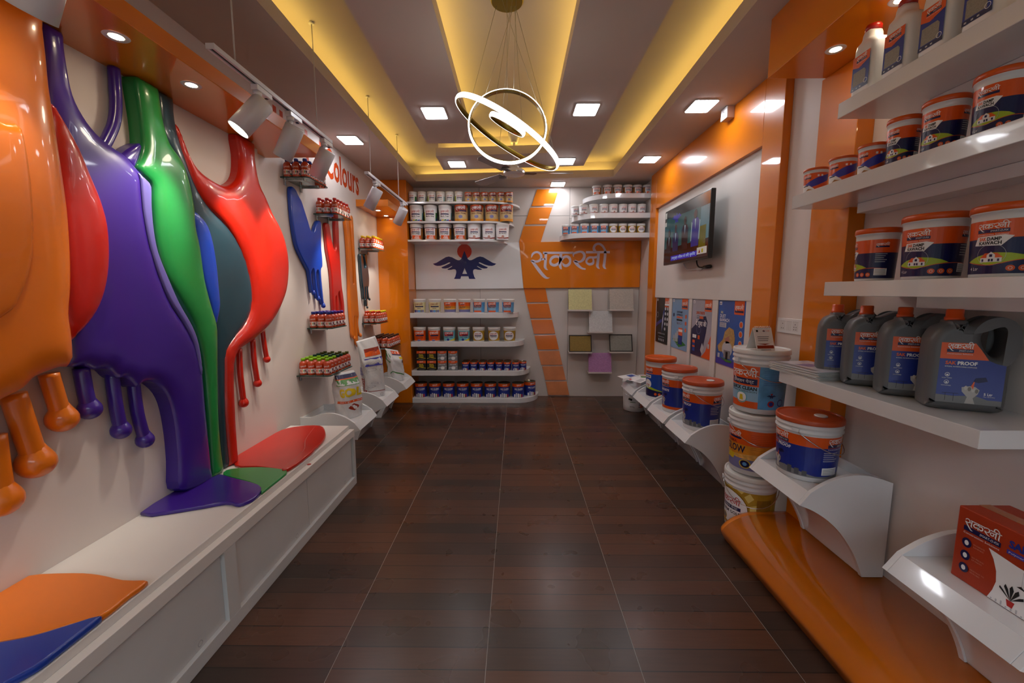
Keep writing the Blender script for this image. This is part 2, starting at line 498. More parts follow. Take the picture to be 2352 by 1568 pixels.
SKYBLOCK = M('sky_blocker_grey', '#5f5f58', 0.8, var=0.3, vscale=0.8)
struct('added_sky_blocker', MB().box(-14, 14, -13, -11, -0.1, 5.2), SKYBLOCK)  # unseen dark block, added to dim reflections and cut off the low sky
LEAF = M('tree_leaf', '#2c4020', 0.7, var=0.4, vscale=3)
tr = MB()
for cx_, cy_, cz_, rr0 in ((-4.5, -8.5, 2.6, 1.9), (1.2, -9.2, 3.0, 2.0), (5.5, -8.0, 2.4, 1.7)):
    for _ in range(14):
        a_, b_, r_ = random.uniform(0, 6.28), random.uniform(-1, 1), rr0 * random.uniform(.3, .5)
        c_ = (cx_ + rr0 * .7 * math.cos(a_) * math.sqrt(1 - b_ * b_), cy_ + rr0 * .7 * math.sin(a_) * math.sqrt(1 - b_ * b_), cz_ + rr0 * .6 * b_)
        tr.lathe([(0.01, -r_), (r_ * .7, -r_ * .7), (r_, 0), (r_ * .7, r_ * .7), (0.01, r_)], 9, 0, c_)
    tr.tube([(cx_, cy_, -0.03), (cx_, cy_, cz_)], 0.14, 8)
tre = struct('exterior_trees', tr, LEAF)
# --- ceiling: a perimeter ring, a hooked island and the raised recess above
struct('ceiling', MB().box(XL - 0.1, XR + 0.1, YF, YB + 0.1, ZR, ZR + 0.08), CEILW)
oL0, oL1, oR0, oR1 = (-1.21, -0.9), (-1.25, 5.335), (1.115, -0.9), (1.169, 5.148)
ring = MB()
ring.prism([(XL, YF), (oL0[0], YF), oL0, oL1, (XL, 5.335)], 'z', ZC, ZC + 0.085)
ring.prism([(XR, YF), (XR, 5.148), oR1, oR0, (oR0[0], YF)], 'z', ZC, ZC + 0.085)
ring.prism([(XL, 5.335), oL1, oR1, (XR, 5.148), (XR, YB), (XL, YB)], 'z', ZC, ZC + 0.085)
ring.prism([(oL0[0], YF), (oR0[0], YF), oR0, oL0], 'z', ZC, ZC + 0.085)
for a, b in (((oL0[0] - 0.15, -1.05), (oL1[0] - 0.15, oL1[1] + 0.15)), ((oL1[0] - 0.15, oL1[1] + 0.15), (oR1[0] + 0.15, oR1[1] + 0.15)), ((oR1[0] + 0.15, oR1[1] + 0.15), (oR0[0] + 0.15, -1.05)), ((oR0[0] + 0.15, -1.05), (oL0[0] - 0.15, -1.05))):
    d = (Vector(b) - Vector(a)).normalized(); n = Vector((d.y, -d.x)) * 0.012
    ring.prism([a, b, tuple(Vector(b) + n), tuple(Vector(a) + n)], 'z', ZC + 0.084, ZR + 0.001)
struct('ceiling_perimeter', ring, CEILW)
isl = MB()
# left arm, right arm, far cross piece (bottom slabs)
isl.prism([(-0.80, -0.3), (-0.401, -0.3), (-0.401, 4.015), (-0.829, 4.012)], 'z', ZC, ZC + 0.08)
isl.prism([(0.302, -0.3), (0.757, -0.3), (0.738, 4.71), (0.304, 4.752)], 'z', ZC, ZC + 0.08)
isl.prism([(-0.816, 4.376), (0.303, 4.288), (0.304, 4.752), (-0.821, 4.853)], 'z', ZC, ZC + 0.08)
isl.prism([(-0.401, -0.3), (0.302, -0.3), (0.302, 0.05), (-0.401, 0.05)], 'z', ZC, ZC + 0.08)
# risers up to the recess
isl.prism([(-0.80, -0.3), (-0.54, -0.3), (-0.54, 4.005), (-0.829, 4.012)], 'z', ZC + 0.079, ZR + 0.001)
isl.prism([(0.44, -0.3), (0.757, -0.3), (0.738, 4.71), (0.44, 4.73)], 'z', ZC + 0.079, ZR + 0.001)
isl.prism([(-0.816, 4.52), (0.45, 4.42), (0.45, 4.735), (-0.821, 4.853)], 'z', ZC + 0.079, ZR + 0.001)
struct('ceiling_island', isl, CEILW)
# hidden yellow strips behind the lips
LEDY = M('yellow_led', '#ffd060', 0.5, emit='#ffdc6e', strength=COVE_E)
def strip(name, a, b, z, label, w=0.016):
    d = (Vector(b) - Vector(a)).normalized(); n = Vector((d.y, -d.x)) * w / 2
    MB().prism([tuple(Vector(a) + n), tuple(Vector(b) + n), tuple(Vector(b) - n), tuple(Vector(a) - n)], 'z', z, z + 0.012).build(name, LEDY, None, label=label, cat='light strip', group='yellow strips in the ceiling recess')
strip('led_strip', (-1.29, -0.8), (-1.32, 5.3), ZC + 0.086, 'yellow light strip in the ceiling recess along the mural wall')
strip('led_strip', (1.19, -0.8), (1.24, 5.1), ZC + 0.086, 'yellow light strip in the ceiling recess along the television wall')
strip('led_strip', (-1.2, 5.405), (1.15, 5.225), ZC + 0.086, 'yellow light strip in the ceiling recess along the shelf wall')
strip('led_strip', (-0.47, 0.1), (-0.47, 3.95), ZC + 0.082, 'yellow light strip on the ceiling island arm toward the mural')
strip('led_strip', (0.37, 0.1), (0.37, 4.25), ZC + 0.082, 'yellow light strip on the ceiling island arm toward the television')
strip('led_strip', (-0.75, 4.45), (0.3, 4.365), ZC + 0.082, 'yellow light strip on the far cross piece of the ceiling island')

# --- left wall: raised mural panel, orange canopies
XM = -1.69
struct('wall_panel_mural', MB().box(XL, XM, YF, 2.80, 0.0, 2.372), WALLW)
def canopy(name, label, x0, x1, y0, y1, z0, z1):
    return MB().box(x0, x1, y0, y1, z0, z1).build(name, ORANGEL, None, bevel=0.003, label=label, cat='canopy')
canopy('canopy', 'long orange canopy above the paint mural', XL, -1.345, YF, 2.97, 2.372, 2.445)
canopy('canopy', 'short orange canopy beside the orange pillar in the far corner', XL, -1.39, 4.6, 5.26, 2.372, 2.445)
canopy('canopy', 'deep orange canopy box above the white shelves', 1.294, XR, YF, 2.279, 2.539, ZC)
# --- orange pillar in the far corner, orange portal round the television, orange wall strip
ORW = 0.002
struct('pillar_orange', MB().box(XL, -1.36, 5.26, YB, 0, ZC), ORANGEL, bevel=0.004)
fr_ = MB()
fr_.box(XP, XR, 2.65, 2.86, 0, ZC); fr_.box(XP, XR, 4.93, 5.13, 0, ZC); fr_.box(XP, XR, 2.86, 4.93, 2.405, ZC)
struct('trim_portal', fr_, ORANGEL, bevel=0.003)
struct('wall_panel_television', MB().box(1.652, XR, 2.86, 4.93, 1.385, 2.405), WHITEM)
bt = MB()
for y0, y1 in ((2.86, 2.985), (3.40, 3.49), (3.90, 3.965), (4.40, 4.48)): bt.box(1.656, XR, y0, y1, 0.02, 1.385)
struct('trim_battens', bt, WHITEM)
struct('trim_strip', MB().box(XP - 0.03, XR, 2.04, 2.30, 0, 2.539), ORANGEL, bevel=0.003)

# ================================================================== BACK WALL: signs and stripes
YS = YB - 0.045
s = thing('sign_board', 'glossy white board with winged emblem and red sun', 'sign', (0, YS, 0))
W4 = [(-1.358, 2.082), (0.041, 2.105), (0.1, 1.497), (-1.353, 1.482)]
MB().prism(W4, 'y', 0, 0.033).build('board', WHITEL, s, bevel=0.002)
Print().bird(-0.69, 1.622, 0.845, M('emblem_navy', '#14175c', 0.2, coat=0.15), M('emblem_red', '#c92f0a', 0.2, coat=0.15)).flat('emblem', frame((0, -0.0005, 0), (1, 0, 0), (0, 0, 1)), s)
s = thing('sign_board', 'glossy orange board with large pale lettering', 'sign', (0, YS, 0))
MB().prism([(0.043, 2.106), (1.665, 2.125), (1.665, 1.512), (0.103, 1.498)], 'y', 0, 0.033).build('board', ORANGEL, s, bevel=0.002)
Print().logo(0.192, 1.745, 1.06, M('letter_lilac', '#cfc6d6', 0.2, coat=0.4)).flat('lettering', frame((0, -0.0005, 0), (1, 0, 0), (0, 0, 1)), s)
st_up = [[(0.275, 2.79), (0.559, 2.795), (0.487, 2.582), (0.201, 2.577)], [(0.185, 2.556), (0.475, 2.56), (0.399, 2.345), (0.117, 2.342)], [(0.103, 2.318), (0.39, 2.32), (0.327, 2.112), (0.039, 2.108)]]
st_lo = [[(0.105, 1.496), (0.394, 1.499), (0.432, 1.313), (0.146, 1.309)], [(0.152, 1.287), (0.437, 1.291), (0.483, 1.096), (0.196, 1.092)], [(0.204, 1.069), (0.488, 1.072), (0.533, 0.881), (0.244, 0.876)], [(0.253, 0.853), (0.54, 0.857), (0.585, 0.663), (0.296, 0.66)], [(0.302, 0.637), (0.591, 0.64), (0.637, 0.447), (0.347, 0.444)], [(0.36, 0.423), (0.643, 0.425), (0.687, 0.233), (0.404, 0.23)], [(0.41, 0.207), (0.697, 0.21), (0.738, 0.018), (0.448, 0.016)]]
kx = 1.014
for i, q in enumerate(st_up):
    MB().prism([(x * kx, z) for x, z in q], 'y', YW - 0.012, YW - 0.0005).build('stripe_tile', ORANGEL, None, bevel=0.0015, label='glossy orange slanted tile above the orange sign, %s from the ceiling' % ORD[i], cat='tile', group='slanted orange tiles on the shelf wall')
for i, q in enumerate(st_lo):
    pale = i > 3
    MB().prism([(x * kx, z) for x, z in q], 'y', YW - 0.012, YW - 0.0005).build('stripe_tile', ORANGEL2 if pale else M('orange_laminate_mid', '#e07414', 0.22, coat=0.3, var=0.06, vscale=3), None, bevel=0.0015, label='%s slanted tile below the orange sign, %s from the sign' % ('pale streaked orange' if pale else 'orange', ORD[i]), cat='tile', group='slanted orange tiles on the shelf wall')

# ================================================================== BACK WALL SHELVES
def rounded_shelf(label, x_in, x_out, z0, z1, rx, group, right_round=True):
    y0, y1 = 5.26, YW
    sgn = 1 if right_round else -1
    pts = [(x_in, y1), (x_in, y0), (x_out - sgn * rx, y0)]
    for i in range(1, 13):
        a = PI / 2 * i / 12
        pts.append((x_out - sgn * rx + sgn * rx * math.sin(a), y0 + (y1 - y0) * (1 - math.cos(a))))
    return MB().prism(pts, 'z', z0, z1).build('wall_shelf', WHITEL, None, bevel=0.003, label=label, cat='shelf', group=group)
GS = 'white shelves on the far wall'
PX0 = -1.357
for lab, xo, z0, z1, rx in [
    ('thin white shelf with small paint tins, uppermost beside the orange pillar', 0.055, 2.538, 2.562, 0.42),
    ('thin white shelf with tan primer cans, second under the ceiling', -0.022, 2.303, 2.325, 0.36),
    ('thin white shelf with wood primer pails directly above the emblem board', -0.104, 2.076, 2.098, 0.30),
    ('thick white shelf directly below the emblem board', 0.04, 1.117, 1.182, 0.24),
    ('thick white shelf with orange and gold pails, second below the emblem board', 0.122, 0.745, 0.811, 0.24),
    ('thick white shelf with small boxes and small blue tins', 0.2, 0.364, 0.429, 0.24),
    ('lowest thick white shelf resting on the floor with large blue tins', 0.314, 0.0, 0.066, 0.3)]:
    rounded_shelf(lab, PX0, xo, z0, z1, rx, GS)
for lab, xo, z0, z1, rx in [('curved white shelf in the television corner, uppermost of three', 0.88, 2.60, 2.657, 0.4), ('curved white shelf in the television corner, middle of three', 0.735, 2.36, 2.423, 0.4), ('curved white shelf in the television corner, just above the orange sign', 0.585, 2.122, 2.183, 0.4)]:
    rounded_shelf(lab, XR - 0.002, xo, z0, z1, rx, GS, False)

# sample boards on little ledges
def sample(label, x0, x1, z0, z1, hexc, framed, dx=0.0):
    m = M('sample_' + label.split()[0] + label.split()[1], hexc, 0.6, var=0.12, vscale=60, bump=0.25, bscale=160)
    t = thing('texture_sample', label, 'sample board', ((x0 + x1) / 2, YW, z0), 'wall texture samples')
    w = (x1 - x0) / 2; h = z1 - z0
    MB().box(-w - 0.006, w + 0.004, -0.13, -0.0005, -0.021, 0.0).build('ledge', PANELW, t, bevel=0.002)
    # board leans back: foot on the ledge front, head against the wall
    b = MB()
    yb, yt = -0.118, -0.06
    d = 0.012
    b.add([(-w, yb, 0.0005), (w, yb, 0.0005), (w, yt, h), (-w, yt, h), (-w, yb + d, 0.0005), (w, yb + d, 0.0005), (w, yt + d, h), (-w, yt + d, h)], [(0, 1, 2, 3), (4, 7, 6, 5), (0, 4, 5, 1), (3, 2, 6, 7), (0, 3, 7, 4), (1, 5, 6, 2)])
    bo = b.build('board', m, t)
    if framed:
        g = MB(); e = 0.011
        def bar(xa, xb, ta, tb):
            P = lambda x, q, o: (x, yb + (yt - yb) * q - o, 0.0005 + (h - 0.0005) * q)
            g.add([P(xa, ta, .004), P(xb, ta, .004), P(xb, tb, .004), P(xa, tb, .004), P(xa, ta, -.002), P(xb, ta, -.002), P(xb, tb, -.002), P(xa, tb, -.002)], [(0, 1, 2, 3), (4, 7, 6, 5), (0, 4, 5, 1), (3, 2, 6, 7), (0, 3, 7, 4), (1, 5, 6, 2)])
        q = e / h
        bar(-w, w, 0, q); bar(-w, w, 1 - q, 1); bar(-w, -w + e, q, 1 - q); bar(w - e, w, q, 1 - q)
        g.build('frame', BLACKP, t)
k = 1.012
sample('pale yellow textured sample board under the orange sign', 0.697 * k, 1.005 * k, 1.213, 1.484, '#cfc98f', False)
sample('beige flecked sample board beside the television corner, under the orange sign', 1.24 * k, 1.552 * k, 1.218, 1.486, '#b9b0a4', False)
sample('plain white sample board between yellow and beige ones', 0.975 * k, 1.283 * k, 0.92, 1.194, '#c7c7c6', False)
sample('mustard gold sample board in a black frame', 0.713 * k, 1.015 * k, 0.643, 0.866, '#8a702a', True)
sample('grey stone sample board in a black frame', 1.254 * k, 1.56 * k, 0.648, 0.877, '#8c8a80', True)
sample('lilac pink sample board, lowest of the set', 0.98 * k, 1.287 * k, 0.366, 0.62, '#b07bab', False)

# ================================================================== LEFT SIDE: bench, mural of poured paint
BX, BY = -1.215, 2.985
bench = thing('display_bench', 'long cream bench with recessed panels under the paint mural', 'bench', (0, 0, 0))
b = MB(); b.box(XM, -1.25, YF + 0.02, BY - 0.012, 0.02, 0.455); b.build('platform', WHITEM, bench, bevel=0.003)
BFR = M('bench_front_paint', '#c9c7c4', 0.45, var=0.05, vscale=3)
b = MB(); b.box(-1.25, BX, YF + 0.02, BY, 0.372, 0.425); b.build('ledge', WHITEM, bench, bevel=0.002)
stiles = [(2.955, BY), (1.585, 1.655), (0.30, 0.37), (-1.0, -0.93)]
for a, c in stiles: MB().box(-1.25, BX, a, c, 0.062, 0.372).build('stile', BFR, bench)
MB().box(-1.25, BX, YF + 0.02, BY, 0.0, 0.062).build('bottom_rail', BFR, bench, bevel=0.002)
MB().box(XM, -1.25, BY - 0.012, BY, 0.0, 0.44).build('end_panel', BFR, bench)
def bench_panel(y0, y1):
    p = MB().box(-1.25, -1.233, y0 + 0.0015, y1 - 0.0015, 0.063, 0.371).build('panel', BFR, bench)
    for yy in (y1 - 0.16, y1 - 0.14):
        break
    g = Print(); g.ring(0, 0.0, 0.012, 0.0016, P_GREY, 0)
    g.rect(-0.028, -0.0265, -0.02, 0.03, P_LGREY, 0); g.rect(0.0265, 0.028, -0.02, 0.03, P_LGREY, 0); g.rect(-0.028, 0.028, 0.0285, 0.03, P_LGREY, 0)
    l = g.flat('lock', frame((-1.2328, y1 - 0.14, 0.085), (0, 1, 0), (0, 0, 1)), p)
bench_panel(2.30, 2.955); bench_panel(1.655, 2.30); bench_panel(0.37, 1.585); bench_panel(-0.93, 0.30)

def mpaint(name, h, rough=0.3):
    return M(name, h, rough, coat=0.35, var=0.06, vscale=3, bump=0.03, bscale=7)
A_OR = mpaint('art_orange', '#e07412'); A_RED = mpaint('art_red', '#c01f0c'); A_DRED = mpaint('art_dark_red', '#b51507'); A_PUR = mpaint('art_purple', '#3a1c86')
A_LIL = mpaint('art_lilac', '#6a62ad'); A_GRN = mpaint('art_green', '#1f8b42'); A_BLU = mpaint('art_blue', '#0f42b4'); A_TEA = mpaint('art_teal', '#1d3f4c')

def relief(name, pix, Xe, mat, parent, bulge=0.08, w=0.12, X0=XM + 0.001, step=0.035, sub=3, lobe=None):
    P3 = [on_x(u, v, Xe) for u, v in pix]
    pl = [(p.y, p.z) for p in P3]
    pl = smooth_closed(pl, sub)
    pl = [(y, min(max(z, 0.4565), 2.3705)) for y, z in pl]
    # drop near-duplicates
    cl = []
    for p in pl:
        if not cl or (Vector(p) - Vector(cl[-1])).length > 0.006: cl.append(p)
    if (Vector(cl[0]) - Vector(cl[-1])).length < 0.006: cl.pop()
    # even spacing along the rim
    ev = []; acc = 0.0; ds = 0.018
    for i in range(len(cl)):
        a0 = Vector(cl[i]); b0 = Vector(cl[(i + 1) % len(cl)]); L0 = (b0 - a0).length
        kk0 = max(1, int(round(L0 / ds)))
        for q0 in range(kk0): ev.append(tuple(a0 + (b0 - a0) * (q0 / kk0)))
    cl = ev
    n = len(cl)
    ys = [p[0] for p in cl]; zs_ = [p[1] for p in cl]
    def inside(y, z):
        c = False; j = n - 1
        for i in range(n):
            if (cl[i][1] > z) != (cl[j][1] > z) and y < (cl[j][0] - cl[i][0]) * (z - cl[i][1]) / (cl[j][1] - cl[i][1]) + cl[i][0]: c = not c
            j = i
        return c
    def dist(y, z):
        m = 9.0
        for i in range(n):
            ax_, ay_ = cl[i]; bx_, by_ = cl[(i + 1) % n]
            dx, dy = bx_ - ax_, by_ - ay_; L = dx * dx + dy * dy
            t = max(0.0, min(1.0, ((y - ax_) * dx + (z - ay_) * dy) / L)) if L else 0
            ex, ey = y - ax_ - dx * t, z - ay_ - dy * t
            m = min(m, ex * ex + ey * ey)
        return math.sqrt(m)
    pts = [Vector(p) for p in cl]
    y = min(ys)
    k = 0
    while y < max(ys):
        z = min(zs_) + (step / 2 if k % 2 else 0)
        while z < max(zs_):
            if inside(y, z) and dist(y, z) > 0.034: pts.append(Vector((y, z)))
            z += step
        y += step * 0.866; k += 1
    # two rings close to the rim keep the edge round
    for q in (0.003, 0.009, 0.02):
        for i in range(n):
            a = Vector(cl[i - 1]); c = Vector(cl[(i + 1) % n]); t = (c - a)
            if t.length < 1e-6: continue
            t.normalize()
            for sg in (1, -1):
                p = Vector(cl[i]) + Vector((-t.y, t.x)) * q * sg
                if inside(p.x, p.y) and dist(p.x, p.y) > q * 0.93: pts.append(p)
    res = delaunay_2d_cdt(pts, [(i, (i + 1) % n) for i in range(n)], [list(range(n))], 1, 1e-5)
    V, Fc = res[0], res[2]
    vs = []
    for v in V:
        d = dist(v.x, v.y); t = min(1.0, d / w)
        vs.append((Xe + bulge * math.sqrt(max(0.0, 1 - (1 - t) ** 2)) + (0.0 if lobe is None else lobe(v.x, v.y) * t), v.x, v.y))
    mb = MB(); mb.add(vs, [tuple(f_) for f_ in Fc], 0, True)
    kk = len(mb.v); bb = [(Xe, p[0], p[1]) for p in cl] + [(X0, p[0], p[1]) for p in cl]
    mb.add(bb, [(i, (i + 1) % n, n + (i + 1) % n, n + i) for i in range(n)], 0, False)
    mb.add([(X0, p[0], p[1]) for p in cl], [tuple(range(n))], 0, False)
    return mb.build(name, mat, parent)
def drip(pix, X, wpx, ball, mat, parent):
    """a hanging run of paint that ends in a bead; pix are centre-line pixels on the plane X"""
    pts = [on_x(u, v, X) for u, v in smooth_open(pix, 4)]
    dist = (pts[0] - CAM).length; px_m = dist / F_PX * 0.80
    rads = [wpx / 2 * px_m] * len(pts)
    mb = MB(); mb.tube(pts, rads, 12)
    o = mb.build('drip', mat, parent)
    c = pts[-1]; r = ball * px_m
    bd = MB(); prof = [(r * 0.35, r * 1.5), (r * 0.62, r * 0.95), (r * 0.9, r * 0.45)] + [(r * math.cos(a), r * math.sin(a)) for a in [0.2, -0.2, -0.5, -0.8, -1.1, -1.35]] + [(0.001, -r)]
    bd.lathe(prof, 16, 0, (c.x, c.y, c.z), True, False); bd.build('bead', mat, o)
def puddle(name, pix, z0, h, mat, parent, sub=3, rim=0.02):
    pl = smooth_closed([tuple(on_z(u, v, z0 + h))[:2] for u, v in pix], sub)
    pl = [(max(min(x, -1.2515 if z0 > 0.44 else BX), XM + 0.001), y) for x, y in pl]
    vs, fs = solid_curve([pl], h * 0.2, h * 0.3, 2)
    zmin = min(v[2] for v in vs)
    o = MB().add([(x, y, z - zmin + z0 + 0.0004) for x, y, z in vs], fs, 0, True).build(name, mat, parent)
    return o
ART = 'poured paint mural on the cream panel'
# --- orange
t = thing('paint_pour', 'huge glossy orange paint pour with fat hanging drips', 'paint sculpture', (XM, 1.0, 0.5), ART)
t.location = (0, 0, 0)
relief('pour_body', [(-190, -120), (0, -60), (84, 26), (90, 70), (97, 130), (104, 200), (110, 240), (118, 290), (132, 380), (146, 480), (153, 580), (154, 660), (150, 720), (157, 775), (158, 836), (136, 842), (110, 850), (72, 866), (45, 892), (0, 915), (-60, 945), (-190, 960)], -1.565, A_OR, t, 0.05, 0.10)
relief('pour_lobe', [(-190, 250), (0, 281), (38, 286), (54, 340), (68, 450), (71, 560), (61, 625), (38, 685), (0, 727), (-190, 800)], -1.522, A_OR, t, 0.022, 0.022, X0=-1.54)
drip([(112, 858), (124, 900), (143, 962)], -1.655, 30, 25, A_OR, t)
drip([(30, 905), (55, 980), (83, 1062)], -1.655, 36, 29, A_OR, t)
drip([(-18, 1000), (-8, 1080), (4, 1148)], -1.655, 36, 29, A_OR, t)
puddle('puddle', [(-60, 1400), (0, 1345), (60, 1320), (170, 1314), (230, 1318), (285, 1330), (345, 1333), (300, 1362), (232, 1414), (160, 1432), (80, 1457), (0, 1472), (-60, 1490)], 0.455, 0.02, A_OR, t)
t = thing('paint_puddle', 'dark blue paint puddle on the cream bench under the orange one', 'paint sculpture', (0, 0, 0), ART)
puddle('puddle_body', [(-60, 1480), (0, 1472), (80, 1456), (160, 1432), (222, 1413), (236, 1421), (160, 1482), (80, 1530), (0, 1575), (-80, 1640), (-160, 1660)], 0.455, 0.024, mpaint('art_dark_blue', '#123a98'), t)
# --- red between orange and purple
t = thing('paint_pour', 'narrow deep red paint lobe between the orange and purple pours', 'paint sculpture', (0, 0, 0), ART)
relief('pour_body', [(114, 238), (132, 264), (175, 340), (200, 400), (225, 460), (241, 520), (245, 590), (239, 650), (223, 702), (198, 742), (172, 768), (158, 778), (128, 700), (112, 520), (105, 300)], -1.60, A_DRED, t, 0.035, 0.06)
# --- purple
t = thing('paint_pour', 'wide purple paint pour narrowing to a leg on the bench', 'paint sculpture', (0, 0, 0), ART)
relief('pour_body', [(84, 20), (112, 26), (138, 46), (143, 110), (152, 170), (163, 220), (185, 265), (215, 305), (250, 335), (280, 355), (310, 388), (322, 405), (325, 450), (330, 500), (345, 570), (366, 640), (391, 700), (425, 750), (450, 800), (461, 860), (467, 930), (474, 1000), (481, 1070), (482, 1115), (445, 1122), (412, 1122), (409, 1060), (404, 1000), (394, 940), (379, 903), (355, 880), (338, 876), (322, 880), (312, 888), (296, 872), (283, 866), (272, 868), (262, 862), (250, 850), (236, 846), (215, 848), (200, 842), (185, 838), (160, 838), (150, 780), (140, 600), (120, 400), (104, 240), (96, 130)], -1.63, A_PUR, t, 0.028, 0.06, sub=3)
drip([(186, 845), (196, 900), (206, 940)], -1.66, 26, 20, A_PUR, t)
drip([(256, 855), (266, 930), (278, 988)], -1.66, 24, 18, A_PUR, t)
drip([(305, 872), (316, 950), (333, 1010)], -1.66, 23, 17, A_PUR, t)
relief('lilac_edge', [(318, 397), (340, 417), (347, 430), (348, 475), (353, 530), (363, 580), (385, 636), (411, 695), (441, 748), (456, 790), (465, 850), (461, 855), (447, 790), (420, 735), (391, 690), (366, 632), (345, 565), (331, 495), (326, 450), (322, 410)], -1.604, A_LIL, t, 0.005, 0.01)
puddle('puddle', [(322, 1176), (412, 1106), (483, 1096), (505, 1088), (530, 1095), (594, 1112), (597, 1130), (580, 1145), (548, 1157), (518, 1152), (440, 1165)], 0.455, 0.018, A_PUR, t)
t = thing('paint_run', 'thin curved purple paint run hanging from the canopy', 'paint sculpture', (0, 0, 0), ART)
tp = [on_x(u, v, -1.66) for u, v in smooth_open([(261, 156), (264, 200), (266, 245), (261, 285), (248, 316), (236, 338)], 5)]
for p in tp: p.z = min(p.z, 2.37)
MB().tube(tp, 0.021, 14).build('run_body', A_PUR, t)
t = thing('paint_splash', 'small purple leaf-shaped paint splash behind the green pour', 'paint sculpture', (0, 0, 0), ART)
relief('splash_body', [(272, 362), (284, 348), (300, 337), (321, 329), (320, 345), (314, 366), (303, 388), (290, 380)], -1.645, A_PUR, t, 0.02, 0.03)
# --- green, blue, teal, red
t = thing('paint_pour', 'long glossy green paint pour with a puddle on the bench', 'paint sculpture', (0, 0, 0), ART)
relief('pour_body', [(306, 176), (325, 176), (342, 177), (356, 190), (363, 240), (372, 290), (385, 330), (410, 365), (425, 400), (435, 440), (442, 480), (445, 520), (455, 570), (465, 640), (480, 700), (493, 745), (495, 790), (495, 850), (497, 950), (503, 1030), (511, 1090), (511, 1105), (487, 1108), (480, 1040), (474, 950), (466, 860), (456, 800), (440, 745), (408, 690), (372, 630), (353, 560), (346, 480), (343, 425), (325, 405), (305, 383), (313, 368), (321, 345), (323, 318), (318, 270), (312, 230)], -1.64, A_GRN, t, 0.03, 0.05)
puddle('puddle', [(512, 1088), (530, 1076), (600, 1072), (650, 1077), (659, 1082), (652, 1098), (625, 1126), (600, 1130), (588, 1112), (540, 1097)], 0.455, 0.014, A_GRN, t)
t = thing('paint_pour', 'slim bright blue paint lobe between green and teal pours', 'paint sculpture', (0, 0, 0), ART)
relief('pour_body', [(440, 488), (458, 497), (475, 520), (487, 560), (495, 610), (500, 660), (503, 700), (498, 730), (491, 748), (478, 700), (462, 640), (448, 560)], -1.638, A_BLU, t, 0.018, 0.03)
t = thing('paint_pour', 'dark teal paint pour beside the green one', 'paint sculpture', (0, 0, 0), ART)
relief('pour_body', [(354, 184), (375, 186), (394, 196), (396, 260), (405, 310), (425, 370), (450, 430), (480, 480), (515, 515), (545, 555), (565, 600), (577, 640), (580, 670), (574, 718), (559, 750), (540, 780), (522, 810), (515, 850), (515, 950), (520, 1020), (528, 1090), (512, 1098), (503, 1000), (496, 900), (492, 790), (486, 740), (466, 650), (442, 520), (428, 430), (400, 365), (370, 300), (361, 230)], -1.655, A_TEA, t, 0.022, 0.05)
t = thing('paint_pour', 'bulging red paint pour with thin drips and a red puddle', 'paint sculpture', (0, 0, 0), ART)
relief('pour_body', [(540, 308), (560, 310), (577, 318), (581, 370), (590, 420), (605, 452), (620, 488), (635, 515), (649, 550), (657, 590), (658, 630), (653, 670), (639, 708), (619, 742), (600, 762), (576, 782), (547, 802), (536, 822), (532, 850), (533, 900), (538, 1000), (543, 1065), (543, 1085), (526, 1090), (518, 1000), (513, 930), (511, 850), (514, 805), (535, 770), (560, 740), (573, 690), (558, 600), (520, 525), (462, 462), (428, 392), (410, 330), (403, 285), (425, 345), (447, 385), (480, 412), (512, 427), (535, 417), (545, 395), (546, 355)], -1.648, A_RED, t, 0.035, 0.06)
drip([(549, 800), (552, 860), (560, 925)], -1.665, 13, 11, A_RED, t)
drip([(580, 778), (584, 830), (592, 880)], -1.665, 12, 9.5, A_RED, t)
drip([(603, 757), (607, 790), (613, 825)], -1.665, 11, 8.5, A_RED, t)
pud = puddle('puddle', [(541, 1068), (545, 1042), (600, 1010), (646, 987), (690, 978), (735, 977), (747, 990), (742, 1010), (720, 1030), (712, 1043), (690, 1058), (660, 1077), (630, 1075), (590, 1070)], 0.455, 0.012, A_RED, t)
pud2 = puddle('puddle_fold', [(725, 978), (742, 982), (748, 995), (742, 1011), (722, 1030), (712, 1043), (690, 1058), (660, 1076), (648, 1074), (680, 1048), (698, 1030), (700, 1010), (712, 992)], 0.457, 0.020, A_RED, t)
for u, v, r in ((710, 1066, 0.012), (658, 1081, 0.010), (517, 1093, 0.007)):
    c = on_z(u, v, 0.456); z = 0.456 if c.x < -1.252 else 0.4255
    c = on_z(u, v, z)
    MB().lathe([(r, 0), (r * 0.9, 0.0015), (r * 0.4, 0.0025)], 10, 0, tuple(c)).build('droplet', A_DRED, t)

# --- flat splashes between the glass shelves on the far part of the wall
def splash(label, outline, beads, mat, th=0.018):
    t = thing('paint_splash', label, 'paint sculpture', (0, 0, 0), 'flat paint splashes between the glass shelves')
    X = XL + 2 * th
    pl = smooth_closed([(p.y, p.z) for p in (on_x(u, v, X) for u, v in outline)], 3)
    vs, fs = solid_curve([pl], th * 0.35, th * 0.6, 3)
    MB().add([(XL + 0.0005 + th + z, x, y) for x, y, z in vs], fs, 0, True).build('splash_body', mat, t)
    for u, v, r in beads:
        c = on_x(u, v, XL + 0.03); rr_ = r * (c - CAM).length / F_PX * 0.8
        rr_ = min(rr_, 0.029)
        MB().lathe([(rr_ * 0.45, rr_ * 1.5), (rr_ * 0.75, rr_ * 0.8)] + [(rr_ * math.cos(a), rr_ * math.sin(a)) for a in (0.3, 0, -0.4, -0.8, -1.2)] + [(0.001, -rr_)], 14, 0, tuple(c), True, False).build('bead', mat, t)
s_ = 844 / 210.0
q = lambda L: [(650 + x / s_, 420 + y / s_) for x, y in L]
